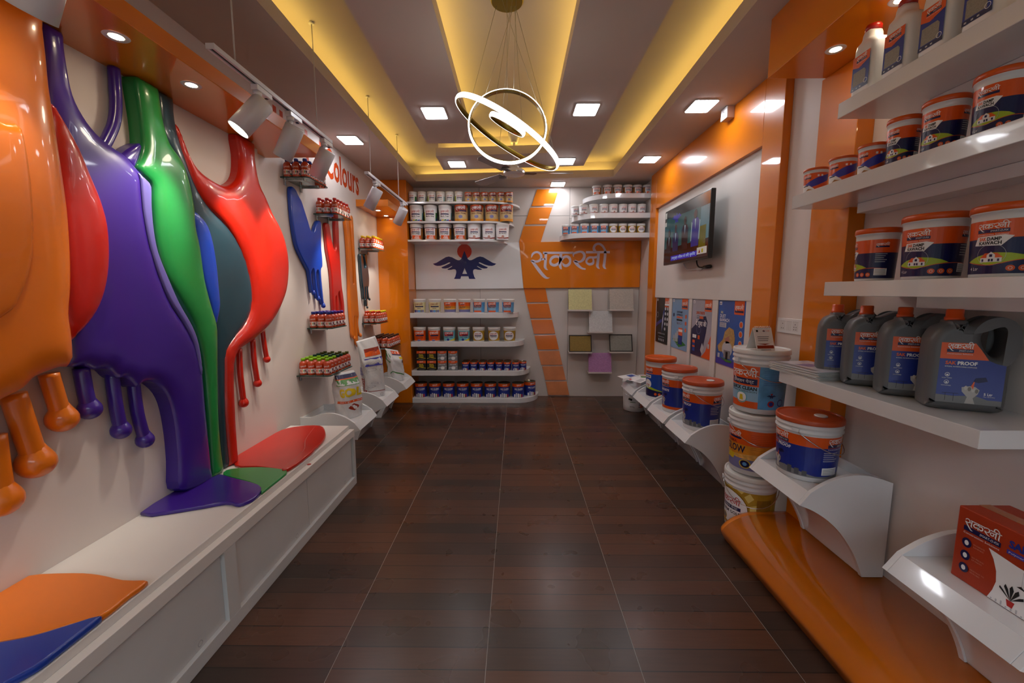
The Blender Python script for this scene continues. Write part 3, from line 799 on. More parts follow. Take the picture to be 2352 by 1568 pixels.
splash('bright blue flat paint splash with three beaded drips', q([(82, 33), (100, 38), (125, 65), (150, 120), (175, 165), (200, 240), (222, 310), (238, 360), (255, 420), (272, 447), (290, 448), (300, 410), (318, 360), (335, 347), (352, 355), (358, 400), (356, 480), (358, 600), (366, 690), (368, 770), (358, 790), (355, 830), (364, 940), (378, 1080), (384, 1120), (372, 1120), (360, 1060), (346, 930), (336, 830), (324, 805), (313, 830), (318, 930), (334, 1030), (334, 1060), (322, 1060), (308, 960), (298, 840), (288, 793), (274, 800), (266, 850), (274, 930), (286, 1000), (274, 1010), (262, 930), (250, 850), (238, 800), (205, 740), (165, 660), (130, 570), (105, 430), (88, 290), (78, 150), (73, 60)]), [(650 + 281 / s_, 420 + 1018 / s_, 5.2), (650 + 327 / s_, 420 + 1070 / s_, 5.4), (650 + 373 / s_, 420 + 1135 / s_, 5.6)], A_BLU)
splash('dark red flat paint splash with a forked top', q([(400, 370), (415, 368), (430, 385), (440, 440), (455, 530), (470, 600), (483, 620), (494, 600), (490, 500), (484, 380), (488, 250), (508, 250), (516, 380), (520, 480), (524, 600), (532, 720), (540, 850), (548, 960), (562, 1060), (570, 1150), (572, 1260), (555, 1260), (548, 1150), (535, 1060), (524, 1002), (515, 1030), (522, 1120), (526, 1260), (508, 1260), (503, 1150), (498, 1050), (490, 1060), (495, 1150), (500, 1260), (478, 1260), (468, 1120), (460, 960), (450, 820), (430, 690), (415, 600), (405, 480), (396, 400)]), [], A_DRED)
splash('tall orange flat paint splash with slotted top and drips', q([(580, 300), (600, 290), (612, 300), (616, 400), (630, 560), (645, 800), (648, 920), (658, 930), (662, 915), (655, 760), (640, 520), (626, 320), (634, 300), (648, 320), (655, 420), (664, 600), (676, 800), (684, 940), (692, 1040), (698, 1130), (704, 1230), (698, 1290), (710, 1380), (722, 1400), (712, 1415), (700, 1390), (690, 1300), (688, 1240), (682, 1240), (690, 1340), (698, 1480), (684, 1480), (678, 1360), (668, 1240), (660, 1240), (664, 1330), (665, 1420), (648, 1420), (640, 1330), (630, 1230), (622, 1120), (618, 1000), (614, 850), (605, 660), (592, 480), (580, 360)]), [(650 + 657 / s_, 420 + 1432 / s_, 4.4), (650 + 692 / s_, 420 + 1500 / s_, 4.8), (650 + 714 / s_, 420 + 1408 / s_, 4.4)], A_OR)
splash('small dark teal flat paint splash with three drips', q([(715, 662), (727, 654), (738, 668), (745, 710), (752, 780), (762, 782), (768, 760), (758, 705), (752, 670), (762, 654), (776, 668), (782, 730), (790, 800), (798, 880), (796, 950), (790, 980), (800, 1060), (790, 1065), (780, 960), (776, 970), (782, 1080), (784, 1130), (772, 1130), (768, 1040), (764, 960), (758, 975), (762, 1060), (750, 1065), (744, 980), (735, 920), (726, 820), (720, 740)]), [(650 + 756 / s_, 420 + 1082 / s_, 3.0), (650 + 778 / s_, 420 + 1150 / s_, 3.0), (650 + 798 / s_, 420 + 1075 / s_, 3.0)], M('art_teal2', '#16323d', 0.2, coat=0.8))

# --- red lettering above the canopy
LR = M('letter_red_orange', '#c8430f', 0.4)
t = thing('wall_lettering', 'red orange block lettering reading Colours high on the white wall', 'lettering', (XL, 0, 0))
g = Print()
g.text('Colours', 3.905, 2.512, 0.262, LR, 0, 'L', bold=0.022, width=0.80)
g.flat('letters', frame((0.0005, 0, 0), (0, 1, 0), (0, 0, 1)), t)
for y in (3.10, 3.185, 3.55, 3.80):
    Print().text('l', y, 2.512, 0.262, LR, 0, 'L', bold=0.03, width=0.045).flat('letter', frame((0.0005, 0, 0), (0, 1, 0), (0, 0, 1)), t)

# ================================================================== GLASS SHELVES WITH BOTTLES
GLASS = M('shelf_glass', '#cfe6dc', 0.02, trans=1.0, ior=1.45)
GEDGE = M('shelf_glass_edge', '#2c5a50', 0.1, trans=0.5)
BOT = M('bottle_orange', '#b03a12', 0.25, coat=0.4)
bp = Print()
RB, HB = 0.0296, 0.098
bp.rect(-PI * RB * 0.99, PI * RB * 0.99, 0.017, 0.052, P_WHITE, 0)
for i, m in enumerate((P_RED, M('print_amber', '#d6801c', 0.35), P_GREEN, P_NAVY)):
    x = -0.021 + i * 0.0115
    bp.poly([(x - 0.005, 0.038), (x, 0.0305), (x + 0.005, 0.038), (x, 0.047)], m, 1)
    bp.rect(x - 0.0022, x + 0.0022, 0.024, 0.034, m, 1)
bp.rect(0.022, 0.034, 0.018, 0.028, P_BLACK, 1)
bp.logo(-0.024, 0.066, 0.045, M('print_pale_pink', '#e3c9bf', 0.4), 0, lo=True)
LABEL_ME = bp.mesh('label', wrap(RB, RB, 0, 0.1), 0.012, 0.0003)
body_me = MB().lathe([(RB * 0.9, 0), (RB, 0.004), (RB, 0.012), (RB, 0.058), (RB, 0.085), (RB * 0.92, 0.097), (RB * 0.7, 0.106), (RB * 0.47, 0.111), (RB * 0.45, 0.116)], 20).mesh('body', BOT)
_cap = {}
def cap_me(hexc):
    if hexc not in _cap:
        r = RB * 0.53
        _cap[hexc] = MB().lathe([(r, 0.113), (r, 0.131), (r * 0.93, 0.1345)], 16).mesh('cap', M('cap_' + hexc[1:], hexc, 0.35))
    return _cap[hexc]
def bottle(x, y, z, hexc, label, group):
    t = thing('tint_bottle', label, 'bottle', (x, y, z), group, 0.36 + random.uniform(-0.18, 0.18))
    link('body', body_me, t); link('label', LABEL_ME, t); link('cap', cap_me(hexc), t)
def glass_shelf(label, where, x1, y0, y1, z, nx, ny, colours):
    t = thing('glass_shelf', label, 'shelf', (XL, y0, z), 'glass shelves on the mural wall')
    d = x1 - XL; L = y1 - y0
    pts = [(0.0005, 0), (d - 0.03, 0)] + [(d - 0.03 + 0.03 * math.sin(a), 0.03 - 0.03 * math.cos(a)) for a in (0.4, 0.8, 1.2, PI / 2)] + [(d, L - 0.03)] + [(d - 0.03 + 0.03 * math.cos(a), L - 0.03 + 0.03 * math.sin(a)) for a in (0.4, 0.8, 1.2, PI / 2)] + [(0.0005, L)]
    mb = MB(); n = len(pts)
    mb.prism(pts, 'z', -0.008, 0)
    for i in range(len(mb.f)): mb.m[i] = 0 if len(mb.f[i]) > 4 else 1
    mb.build('pane', [GLASS, GEDGE], t)
    for yy in (0.05, L - 0.05):
        c = MB(); c.box(0.0005, d * 0.72, yy - 0.006, yy + 0.006, -0.02, -0.0085); c.box(0.0005, 0.012, yy - 0.01, yy + 0.01, -0.05, 0.012); c.build('bracket', CHROME, t, bevel=0.001)
    px_ = (d - 0.012) / nx; py_ = min(0.0645, (L - 0.01) / ny)
    for j in range(ny):
        for i in range(nx):
            cname, hexc = colours(j, i)
            x = XL + 0.008 + px_ * (i + 0.5) + random.uniform(-.001, .001); y = y0 + 0.006 + py_ * (j + 0.5)
            bottle(x, y, z + 0.0005, hexc, '%s-capped bottle on %s, %s row from entrance, %s from wall' % (cname, where, ORD[j], ORD[i]), 'bottles on the ' + where)
def one(n, h): return lambda j, i: (n, h)
glass_shelf('glass shelf of blue-capped bottles just under the long canopy', 'highest glass shelf', -1.53, 3.14, 3.475, 2.294, 3, 5, one('blue', '#1a2c86'))
glass_shelf('glass shelf of red-capped bottles above the dark red splash', 'second glass shelf', -1.53, 3.62, 3.945, 2.118, 3, 5, one('red', '#b01a12'))
glass_shelf('glass shelf of yellow-capped bottles above the teal splash', 'third glass shelf', -1.545, 4.6, 4.935, 1.93, 3, 5, one('yellow', '#e8c417'))
glass_shelf('glass shelf of blue and purple-capped bottles below the blue splash', 'fourth glass shelf', -1.535, 3.40, 3.735, 1.15, 3, 5, lambda j, i: ('blue', '#1f3590') if j < 2 else ('purple', '#4a2590'))
glass_shelf('glass shelf of green-capped bottles above the gold bag', 'fifth glass shelf', -1.47, 3.19, 3.655, 0.79, 4, 7, lambda j, i: ('lime', '#86c41c') if j < 3 else (('dark green', '#0f4a34') if j < 5 else ('olive', '#4b5216')))
glass_shelf('glass shelf of orange and yellow-capped bottles below the teal splash', 'sixth glass shelf', -1.535, 4.62, 4.955, 1.098, 3, 5, lambda j, i: ('vermilion', '#d8431c') if j < 2 else ('lemon', '#d9da1e'))
glass_shelf('glass shelf of brown-capped bottles beside the orange pillar', 'seventh glass shelf', -1.475, 4.80, 5.252, 0.79, 4, 7, one('brown', '#3f2416'))

# ================================================================== DISPLAY STANDS (arched cheeks, tray, sloping lip, hollow front)
TRAY = 0.396
def stand_meshes(W, back):
    top = smooth_open([(0.0, 0.445), (0.10, 0.476), (0.19, 0.478), (0.28, 0.448), (0.355, 0.40)], 4)
    low = smooth_open([(0.40, 0.34), (0.335, 0.312), (0.265, 0.265), (0.205, 0.205), (0.15, 0.125), (0.115, 0.055), (0.095, 0.0)], 4)
    prof = [(-back, 0.0), (-back, 0.445)] + top + low if back > 0 else [(0.0, 0.0)] + top + low
    out = {}
    th = 0.02
    out['cheek_near'] = MB().prism([(-d, z) for d, z in prof], 'y', 0, th)
    out['cheek_far'] = MB().prism([(-d, z) for d, z in prof], 'y', W - th, W)
    out['tray'] = MB().box(-0.352, back, th + 0.0005, W - th - 0.0005, TRAY - 0.018, TRAY)
    out['lip'] = MB().prism([(-0.3555, 0.4), (-0.4005, 0.34), (-0.388, 0.333), (-0.345, 0.39)], 'y', th + 0.0005, W - th - 0.0005)
    sk = [(-d + 0.008, z) for d, z in low] + [(-d + 0.016, z - 0.001 if z > 0 else z) for d, z in low[::-1]]
    out['skin'] = MB().prism(sk, 'y', th + 0.0005, W - th - 0.0005, smooth=True)
    out['back'] = MB().box(back - 0.012, back, th + 0.0005, W - th - 0.0005, 0.0, 0.44)
    return out
def stand(label, x, y0, z, W, mirror=False, back=0.0, group='white arched display stands'):
    t = thing('display_stand', label, 'display stand', (x, y0, z), group)
    for n, mb in stand_meshes(W, back).items():
        if mirror: mb.v = [(-a, b_, c) for a, b_, c in mb.v]
        mb.build({'cheek_near': 'cheek', 'cheek_far': 'cheek', 'skin': 'front_skin', 'back': 'back_panel'}.get(n, n), WHITEL, t, bevel=0.0012)
    return t
stand('white arched display stand holding the gold bag beside the bench', -1.655, 3.20, 0, 0.41, True, 0.0845)
stand('white arched display stand holding the tall flower-patterned bag', -1.655, 3.90, 0, 0.41, True, 0.0845)
stand('white arched display stand holding the green-leaf bag by the orange pillar', -1.655, 4.62, 0, 0.41, True, 0.0845)

# ================================================================== CEILING LIGHTS
PANL = M('panel_light_diffuser', '#ffffff', 0.5, emit='#f4f7ff', strength=PANEL_E)
PFR = M('panel_light_frame', '#e6e6e6', 0.5)
def panel_light(label, x, y):
    t = thing('ceiling_light', label, 'ceiling light', (x, y, ZC), 'square ceiling panel lights')
    w, d = 0.0875, 0.1025
    def rr(w, d, r): return [(sx * (w - r) + r * math.cos(a), sy * (d - r) + r * math.sin(a)) for sx, sy, a0 in ((1, 1, 0), (-1, 1, PI / 2), (-1, -1, PI), (1, -1, 1.5 * PI)) for a in (a0, a0 + PI / 6, a0 + PI / 3, a0 + PI / 2)]
    MB().prism(rr(w, d, 0.014), 'z', -0.009, -0.0005).build('frame', PFR, t)
    MB().prism(rr(w - 0.004, d - 0.004, 0.011), 'z', -0.0115, -0.0092).build('diffuser', PANL, t)
for lab, x, y in [
    ('square ceiling panel light above the red Colours lettering', -1.501, 3.905),
    ('square ceiling panel light on the island arm toward the mural', -0.627, 3.345),
    ('square ceiling panel light on the island arm toward the television, beside the pendant', 0.528, 3.295),
    ('square ceiling panel light near the small white socket box', 1.372, 3.245),
    ('square ceiling panel light on the island cross piece beside the fan', -0.635, 4.62),
    ('square ceiling panel light behind the pendant rings at the fan', 0.525, 4.53),
    ('square ceiling panel light above the television', 1.387, 4.48),
    ('square ceiling panel light against the shelf wall above the orange stripe', 0.533, 5.46)]:
    panel_light(lab, x, y)

def spot_light(name, loc, dirv, watts, size, blend, radius, parent, col=(1.0, 0.9, 0.78)):
    L = bpy.data.lights.new(name, 'SPOT'); L.energy = watts; L.spot_size = size; L.spot_blend = blend; L.shadow_soft_size = radius; L.color = col
    o = bpy.data.objects.new(name, L); COL.objects.link(o); o.parent = parent
    o.location = loc; o.rotation_euler = Vector(dirv).to_track_quat('-Z', 'Y').to_euler()
    return o
DLD = M('downlight_led', '#ffffff', 0.4, emit='#ffe6bd', strength=40.0)
def downlight(label, x, y, z):
    t = thing('downlight', label, 'downlight', (x, y, z), 'small round downlights in the canopies')
    MB().lathe([(0.021, -0.001), (0.036, -0.004), (0.04, -0.0005)], 24, 0, cap0=False, cap1=False).build('rim', WHITEP, t)
    MB().lathe([(0.0215, -0.0008), (0.0215, -0.0022)], 20).build('lens', DLD, t)
    spot_light('glow', (0, 0, -0.006), (0, 0, -1), DOWN_W, 1.9, 0.6, 0.02, t)
for lab, x, y, z in [('round downlight in the long canopy above the purple pour', -1.455, 1.605, 2.372), ('round downlight in the long canopy above the green pour', -1.458, 1.958, 2.372), ('round downlight in the long canopy, closer to the entrance', -1.455, 0.75, 2.372),
                     ('round downlight in the short far canopy, nearer the glass shelves', -1.575, 4.83, 2.372), ('round downlight in the short far canopy, against the pillar', -1.588, 5.16, 2.372),
                     ('round downlight in the deep canopy box near its far end', 1.445, 2.02, 2.539), ('round downlight in the deep canopy box above the white jugs', 1.446, 1.70, 2.539), ('round downlight in the deep canopy box, closer to the entrance', 1.446, 0.9, 2.539)]:
    downlight(lab, x, y, z)

# ================================================================== TRACK SPOTS
TRK = M('white_track_paint', '#d2d2d6', 0.35)
LENS = M('spot_lens', '#ffffff', 0.4, emit='#fff0d8', strength=30.0)
XT = -1.217
def track(label, y0, y1, z, cords):
    t = thing('light_track', label, 'light track', (XT, y0, z), 'suspended light tracks')
    L = y1 - y0
    mb = MB(); mb.box(-0.018, -0.007, 0, L, 0, 0.02); mb.box(0.007, 0.018, 0, L, 0, 0.02); mb.box(-0.007, 0.007, 0, L, 0.012, 0.02)
    mb.box(-0.018, 0.018, -0.004, 0, -0.001, 0.021); mb.box(-0.018, 0.018, L, L + 0.004, -0.001, 0.021)
    mb.build('rail', TRK, t, bevel=0.001)
    MB().box(-0.0065, 0.0065, 0.001, L - 0.001, 0.006, 0.0115).build('slot', BLACKP, t)
    for c in cords:
        m = MB(); m.tube([(0, c - y0, 0.02), (0.001, c - y0 + 0.002, 0.3), (0, c - y0, ZR - z - 0.012)], 0.0022, 6); m.tube([(0.004, c - y0, 0.02), (0.005, c - y0, 0.25), (0.003, c - y0, ZR - z - 0.012)], 0.0014, 6)
        m.lathe([(0.016, ZR - z - 0.013), (0.012, ZR - z - 0.0005)], 12, 0, (0, c - y0, 0)); m.build('cord', M('white_cord', '#cfcac4', 0.5), t)
DIRL = Vector((-0.5, 0.10, -0.85)).normalized()
def spot(label, y, z, on=True, tilt=DIRL, watts=None):
    t = thing('track_spotlight', label, 'spotlight', (XT, y, z), 'white track spotlights')
    a = MB(); a.box(-0.017, 0.017, -0.06, 0.06, -0.026, -0.0012); a.build('adapter', WHITEP, t, bevel=0.003)
    MB().box(-0.006, 0.006, 0.03, 0.042, -0.03, -0.0262).build('catch', BLACKP, t)
    a = MB(); a.lathe([(0.019, -0.046), (0.019, -0.0262)], 20, 0, (0, -0.035, 0)); a.build('swivel', WHITEP, t)
    top = Vector((0.018, -0.02, -0.048)); 
    a = MB(); a.tube([(0, -0.035, -0.045), (-0.008, -0.035, -0.075)], 0.011, 12); a.build('neck', WHITEP, t)
    # housing: a cylinder along tilt
    zaxis = -tilt; rot = zaxis.to_track_quat('Z', 'Y').to_matrix().to_4x4()
    c0 = Vector((0.012, -0.01, -0.062))
    R = 0.049; Lh = 0.185
    h = MB(); h.lathe([(R * 0.9, 0), (R, -0.006), (R, -Lh), (R - 0.003, -Lh), (R - 0.004, -Lh + 0.012)], 32, cap1=False)
    h.xform(Matrix.Translation(c0) @ rot).build('housing', TRK, t)
    l = MB(); l.lathe([(R - 0.0045, -Lh + 0.006), (0.0005, -Lh + 0.006)], 28, cap0=False, cap1=False); l.xform(Matrix.Translation(c0) @ rot).build('lens', LENS, t)
    spot_light('beam', tuple(c0 + tilt * (Lh + 0.004)), tilt, watts or SPOT_W, 1.15, 0.7, 0.035, t)
track('white suspended light track before the mural with three spotlights', 1.755, 2.81, 2.41, (1.9, 2.64))
spot('lit white track spotlight over the green pour', 2.085, 2.41, tilt=Vector((-0.5, -0.36, -0.82)).normalized())
spot('white track spotlight over the red pour, middle of three', 2.37, 2.41)
spot('white track spotlight before the highest glass shelf', 2.76, 2.41)
track('shorter white suspended light track near the far corner', 3.48, 4.69, 2.402, (3.57, 4.40))
spot('white track spotlight before the yellow-capped bottles', 3.72, 2.402)
spot('white track spotlight before the orange pillar', 4.56, 2.402, tilt=Vector((-0.5, 0.30, -0.8)).normalized())
track('white suspended light track at the picture corner near the entrance', 0.2, 1.4, 2.41, (0.4, 1.25))
spot('white track spotlight over the orange pour', 1.18, 2.41, watts=6.0)
spot('white track spotlight closer to the entrance', 0.5, 2.41)

# ================================================================== PENDANT RINGS
RINGL = M('ring_diffuser', '#ffffff', 0.4, emit='#fffdf6', strength=RING_E)
YP = 2.44
t = thing('pendant_light', 'pendant of three tilted glowing rings on thin wires', 'pendant light', (-0.05, YP, ZR))
MB().lathe([(0.085, -0.028), (0.09, -0.022), (0.09, -0.0005)], 36).build('ceiling_plate', GOLDM, t)
def ring(name, c, R, normal, wid=0.013, hgt=0.026):
    rot = Vector(normal).normalized().to_track_quat('Z', 'Y').to_matrix().to_4x4(); mt = Matrix.Translation(c) @ rot
    n = 72
    fr = MB(); prof = [(R - wid, hgt / 2), (R - wid, -hgt / 2), (R - wid + 0.004, -hgt / 2), (R - wid + 0.004, hgt / 2)]
    fr.lathe(prof + [prof[0]], n, cap0=False, cap1=False); fr.xform(mt); f_ = fr.build(name, GOLDM, t)
    df = MB(); prof = [(R - wid + 0.0045, -hgt / 2), (R - 0.004, -hgt / 2), (R, -hgt / 4), (R, hgt / 4), (R - 0.004, hgt / 2), (R - wid + 0.0045, hgt / 2)]
    df.lathe(prof + [prof[0]], n, cap0=False, cap1=False); df.xform(mt); df.build('diffuser', RINGL, f_)
    return mt, R
zc = lambda u, v: on_y(u, v, YP) - Vector((-0.05, YP, ZR))
r1 = ring('ring_large', zc(1167, 309), 0.335, (math.sin(0.54), -0.06, math.cos(0.54)))
r2 = ring('ring_middle', zc(1166, 290), 0.222, (0.08, -1, 0.22), 0.013, 0.026)
r3 = ring('ring_small', zc(1165.5, 286), 0.112, (math.sin(0.5), -0.16, math.cos(0.5)), 0.013, 0.026)
wire = M('wire_steel', '#b8b2a0', 0.4, metal=0.8)
for (mt, R), angs, tops in ((r1, (2.6, 0.35, 4.6), (-0.06, 0.03, 0.045)), (r2, (0.6, 2.2, 1.4), (-0.03, 0.035, 0.05)), (r3, (0.4, 2.6, 4.6), (0.0, 0.02, 0.04))):
    for a, tx in zip(angs, tops):
        p = mt @ Vector((R * 0.97 * math.cos(a), R * 0.97 * math.sin(a), 0))
        MB().tube([(tx, -0.04 if a < 2 else 0.03, -0.029), tuple(p)], 0.0011, 5).build('wire', wire, t)

# ================================================================== CEILING FAN
t = thing('ceiling_fan', 'three-bladed grey ceiling fan behind the pendant rings', 'ceiling fan', (-0.02, 4.36, ZR))
FANW = M('fan_enamel', '#c9c3c2', 0.3, coat=0.3); FANB = M('fan_blade_grey', '#8d8583', 0.4)
MB().lathe([(0.035, -0.1), (0.06, -0.03), (0.06, -0.0005)], 24).build('canopy_cup', FANW, t)
MB().lathe([(0.0125, -0.32), (0.0125, -0.09)], 14).build('rod', FANW, t)
MB().lathe([(0.03, -0.30), (0.05, -0.33), (0.05, -0.352), (0.03, -0.36)], 24).build('lower_cup', FANW, t)
mo = MB().lathe([(0.06, -0.418), (0.1, -0.41), (0.112, -0.395), (0.112, -0.375), (0.09, -0.358), (0.03, -0.352)], 36).build('motor', FANW, t)
MB().lathe([(0.113, -0.400), (0.113, -0.392)], 36, cap0=False, cap1=False).build('trim_ring', CHROME, mo)
for k, a in enumerate((0.02, 2.32, 4.2)):
    m = Matrix.Rotation(a, 4, 'Z')
    bl = MB(); w0, w1 = 0.055, 0.062
    bl.prism([(0.16, -w0), (0.56, -w1), (0.6, -w1 + 0.03), (0.6, w1 - 0.02), (0.57, w1), (0.16, w0)], 'z', -0.392, -0.389)
    bo = bl.xform(m @ Matrix.Translation((0, 0, -0.39)) @ Matrix.Rotation(0.2, 4, 'X') @ Matrix.Translation((0, 0, 0.39))).build('blade', FANB, t)
    br = MB(); br.prism([(0.105, -0.02), (0.2, -0.035), (0.23, 0), (0.2, 0.035), (0.105, 0.02)], 'z', -0.4, -0.394)
    br.xform(m).build('blade_bracket', M('dark_bracket', '#3c3734', 0.4, metal=0.6), bo)

# ================================================================== PAIL LABEL ARTWORK  (s across, t up; s = 0 is the front)
P_RUST = M('print_rust', '#8e2a17', 0.35); P_AMBER = M('print_amber2', '#d98d22', 0.35, var=0.15, vscale=25); P_BROWN = M('print_brown', '#6e3a1a', 0.4)
P_DEEP = M('print_deep_blue', '#1a2f8a', 0.3, coat=0.3, var=0.1, vscale=10); P_LILAC = M('print_lilac', '#7a7aa8', 0.35); P_HAIR = M('print_fur', '#b9955a', 0.5, var=0.2, vscale=60)
P_CLOUD = M('print_cloud_blue', '#5c9fd0', 0.3, var=0.25, vscale=14); P_INDIGO = M('print_indigo', '#3c3aa0', 0.3)
def bar_words(p, x0, x1, y0, y1, words, col=None, bar=None, layer=2):
    p.rect(x0, x1, y0, y1, bar or P_NAVY, layer)
    p.text(words, (x0 + x1) / 2, y0 + (y1 - y0) * 0.24, (y1 - y0) * 0.5, col or P_WHITE, layer + 1, 'C', width=(x1 - x0) * 0.8)
def lockup(p, x, y, w, col, words='SMART-O-FIX', sub='Construction Solutions', lo=False, barcol=None):
    """lettering with the navy bar under it"""
    p.logo(x, y, w, col, 3, lo)
    p.rect(x - 0.01 * w, x + w, y - 0.17 * w, y - 0.02 * w, barcol or P_NAVY, 2)
    if not lo:
        p.text(words, x + w * 0.96, y - 0.13 * w, 0.075 * w, P_WHITE, 3, 'R', width=0.52 * w, shear=0.2)
        if sub: p.text(sub, x, y - 0.27 * w, 0.06 * w, col, 3, 'L', width=w * 0.98)
def fist(p, cx, y, k, layer=2):
    """a clenched grey fist with a little pouring can above it"""
    g1 = M('print_fist', '#b5b3b0', 0.4); g2 = M('print_fist_shade', '#77726d', 0.4)
    p.poly([(cx - .16 * k, y), (cx - .10 * k, y + .25 * k), (cx - .28 * k, y + .45 * k), (cx - .3 * k, y + .62 * k), (cx - .05 * k, y + .68 * k), (cx + .12 * k, y + .66 * k), (cx + .26 * k, y + .55 * k), (cx + .22 * k, y + .38 * k), (cx + .08 * k, y + .22 * k), (cx + .16 * k, y)], g1, layer)
    for i in range(4): p.oval(cx - .17 * k + i * .115 * k, y + (.6 - .035 * i) * k, .055 * k, .085 * k, g2 if i % 2 else M('print_knuckle', '#c9c6c0', 0.4), layer + 1, 10)
    p.poly([(cx - .02 * k, y + .68 * k), (cx + .05 * k, y + .86 * k), (cx + .08 * k, y + .85 * k), (cx + .06 * k, y + .55 * k)], P_ORANGE, layer + 2)
    p.poly([(cx + .05 * k, y + .86 * k), (cx + .1 * k, y + 1.0 * k), (cx + .4 * k, y + 1.05 * k), (cx + .47 * k, y + .9 * k), (cx + .2 * k, y + .82 * k)], P_NAVY, layer + 1)
def info_block(p, x, h, w):
    for i in range(5): p.rect(x, x + w * (0.9 - 0.12 * (i % 3)), h * (0.62 - 0.05 * i), h * (0.635 - 0.05 * i), P_LGREY, 2)
    p.rect(x, x + w, h * 0.08, h * 0.26, P_WHITE, 2)
    for i in range(4): p.rect(x + w * .06, x + w * .9, h * (.10 + .038 * i), h * (.112 + .038 * i), P_GREY, 3)
def d_sakproof(p, W, h, lo=False):
    p.rect(-W / 2, W / 2, 0, h * .74, P_DEEP, 0); p.rect(-W / 2, W / 2, h * .74, h, P_ORANGE, 0)
    hill = [(-W / 2, 0), (W / 2, 0), (W / 2, h * .12)] + [(W / 2 - W * i / 12, h * (.10 + .07 * math.sin(i * 1.3))) for i in range(1, 12)] + [(-W / 2, h * .12)]
    p.poly(hill, P_GREY, 1)
    for x0 in (-.11 * W, .22 * W): lockup(p, x0, h * .84, .13 * W, P_WHITE, lo=lo)
    p.text('SAK', -.11 * W, h * .62, h * .07, P_ORANGE, 2, 'L', bold=.03, width=.05 * W); p.text('PROOF', -.055 * W, h * .62, h * .07, P_WHITE, 2, 'L', bold=.03, width=.09 * W)
    fist(p, -.06 * W, h * .04, h * .46); info_block(p, .2 * W, h, .1 * W)
    for i in range(3): p.rect((.02 + .04 * i) * W, (.045 + .04 * i) * W, h * .02, h * (.2 - .03 * i), M('print_town', '#55585c', 0.5), 2)
def d_sakcrete(p, W, h, lo=False):
    p.rect(-W / 2, W / 2, 0, h * .76, P_DEEP, 0); p.rect(-W / 2, W / 2, h * .76, h, P_ORANGE, 0); p.rect(-W / 2, W / 2, 0, h * .09, P_ORANGE, 1)
    lockup(p, -.1 * W, h * .85, .13 * W, P_WHITE, lo=lo); p.text('SAKCRETE', -.1 * W, h * .6, h * .07, P_WHITE, 2, 'L', bold=.03, width=.13 * W)
    fist(p, -.05 * W, h * .1, h * .4); info_block(p, .17 * W, h, .09 * W)
def house(p, cx, y, k, bubble=True):
    if bubble: p.ring(cx, y + .34 * k, .5 * k, .012 * k, P_LGREY, 4, 28)
    p.poly([(cx - .38 * k, y + .2 * k), (cx - .2 * k, y + .42 * k), (cx + .22 * k, y + .42 * k), (cx + .42 * k, y + .2 * k)], P_ORANGE, 4)
    p.rect(cx - .36 * k, cx + .38 * k, y, y + .2 * k, P_WHITE, 4)
    p.poly([(cx - .12 * k, y), (cx + .16 * k, y), (cx + .16 * k, y + .34 * k), (cx + .02 * k, y + .48 * k), (cx - .12 * k, y + .34 * k)], P_WHITE, 5)
    for x in (-.3, -.06, .04, .24): p.rect(cx + x * k, cx + (x + .07) * k, y + .03 * k, y + .15 * k, P_NAVY, 6)
    p.rect(cx - .03 * k, cx + .07 * k, y + .24 * k, y + .36 * k, P_NAVY, 6)
def d_damp(p, W, h, lo=False):
    p.rect(-W / 2, W / 2, 0, h * .66, P_NAVY, 0); p.rect(-W / 2, W / 2, h * .66, h, P_ORANGE, 0)
    hill = [(-.16 * W, h * .24), (-.1 * W, h * .2), (-.04 * W, h * .17), (.02 * W, h * .19), (.08 * W, h * .25), (.14 * W, h * .28), (.10 * W, h * .34), (.05 * W, h * .38), (-.02 * W, h * .40), (-.09 * W, h * .34)]
    p.poly(hill, P_LIME, 1)
    p.raw(*stroke([(-.16 * W, h * .235, h * .012), (-.04 * W, h * .165, h * .012), (.08 * W, h * .245, h * .012), (.18 * W, h * .27, h * .012), (.3 * W, h * .25, h * .012)]), P_ORANGE, 2)
    lockup(p, -.1 * W, h * .84, .135 * W, P_WHITE, lo=lo)
    p.poly([(-.115 * W, h * .54), (-.10 * W, h * .70), (.02 * W, h * .72), (.055 * W, h * .69), (.03 * W, h * .6), (.01 * W, h * .52)], P_WHITE, 2)
    p.text('SAK', -.09 * W, h * .625, h * .06, P_ORANGE, 3, 'L', bold=.04, width=.035 * W); p.text('DAMP', -.052 * W, h * .625, h * .06, P_BLACK, 3, 'L', bold=.04, width=.06 * W)
    p.text('KAWACH', -.09 * W, h * .55, h * .06, P_BLACK, 3, 'L', bold=.04, width=.1 * W)
    house(p, -.03 * W, h * .22, h * .4)
    for i in range(3): p.oval((.055 + .05 * i) * W, h * .1, .019 * W, h * .055, P_ORANGE, 2, 14); p.ring((.055 + .05 * i) * W, h * .1, .009 * W, .002 * W, P_WHITE, 3, 10)
    p.text('4 Ltr', -.14 * W, h * .07, h * .06, P_WHITE, 2, 'L')
    lockup(p, .2 * W, h * .84, .1 * W, P_WHITE, lo=True); info_block(p, .2 * W, h, .1 * W)
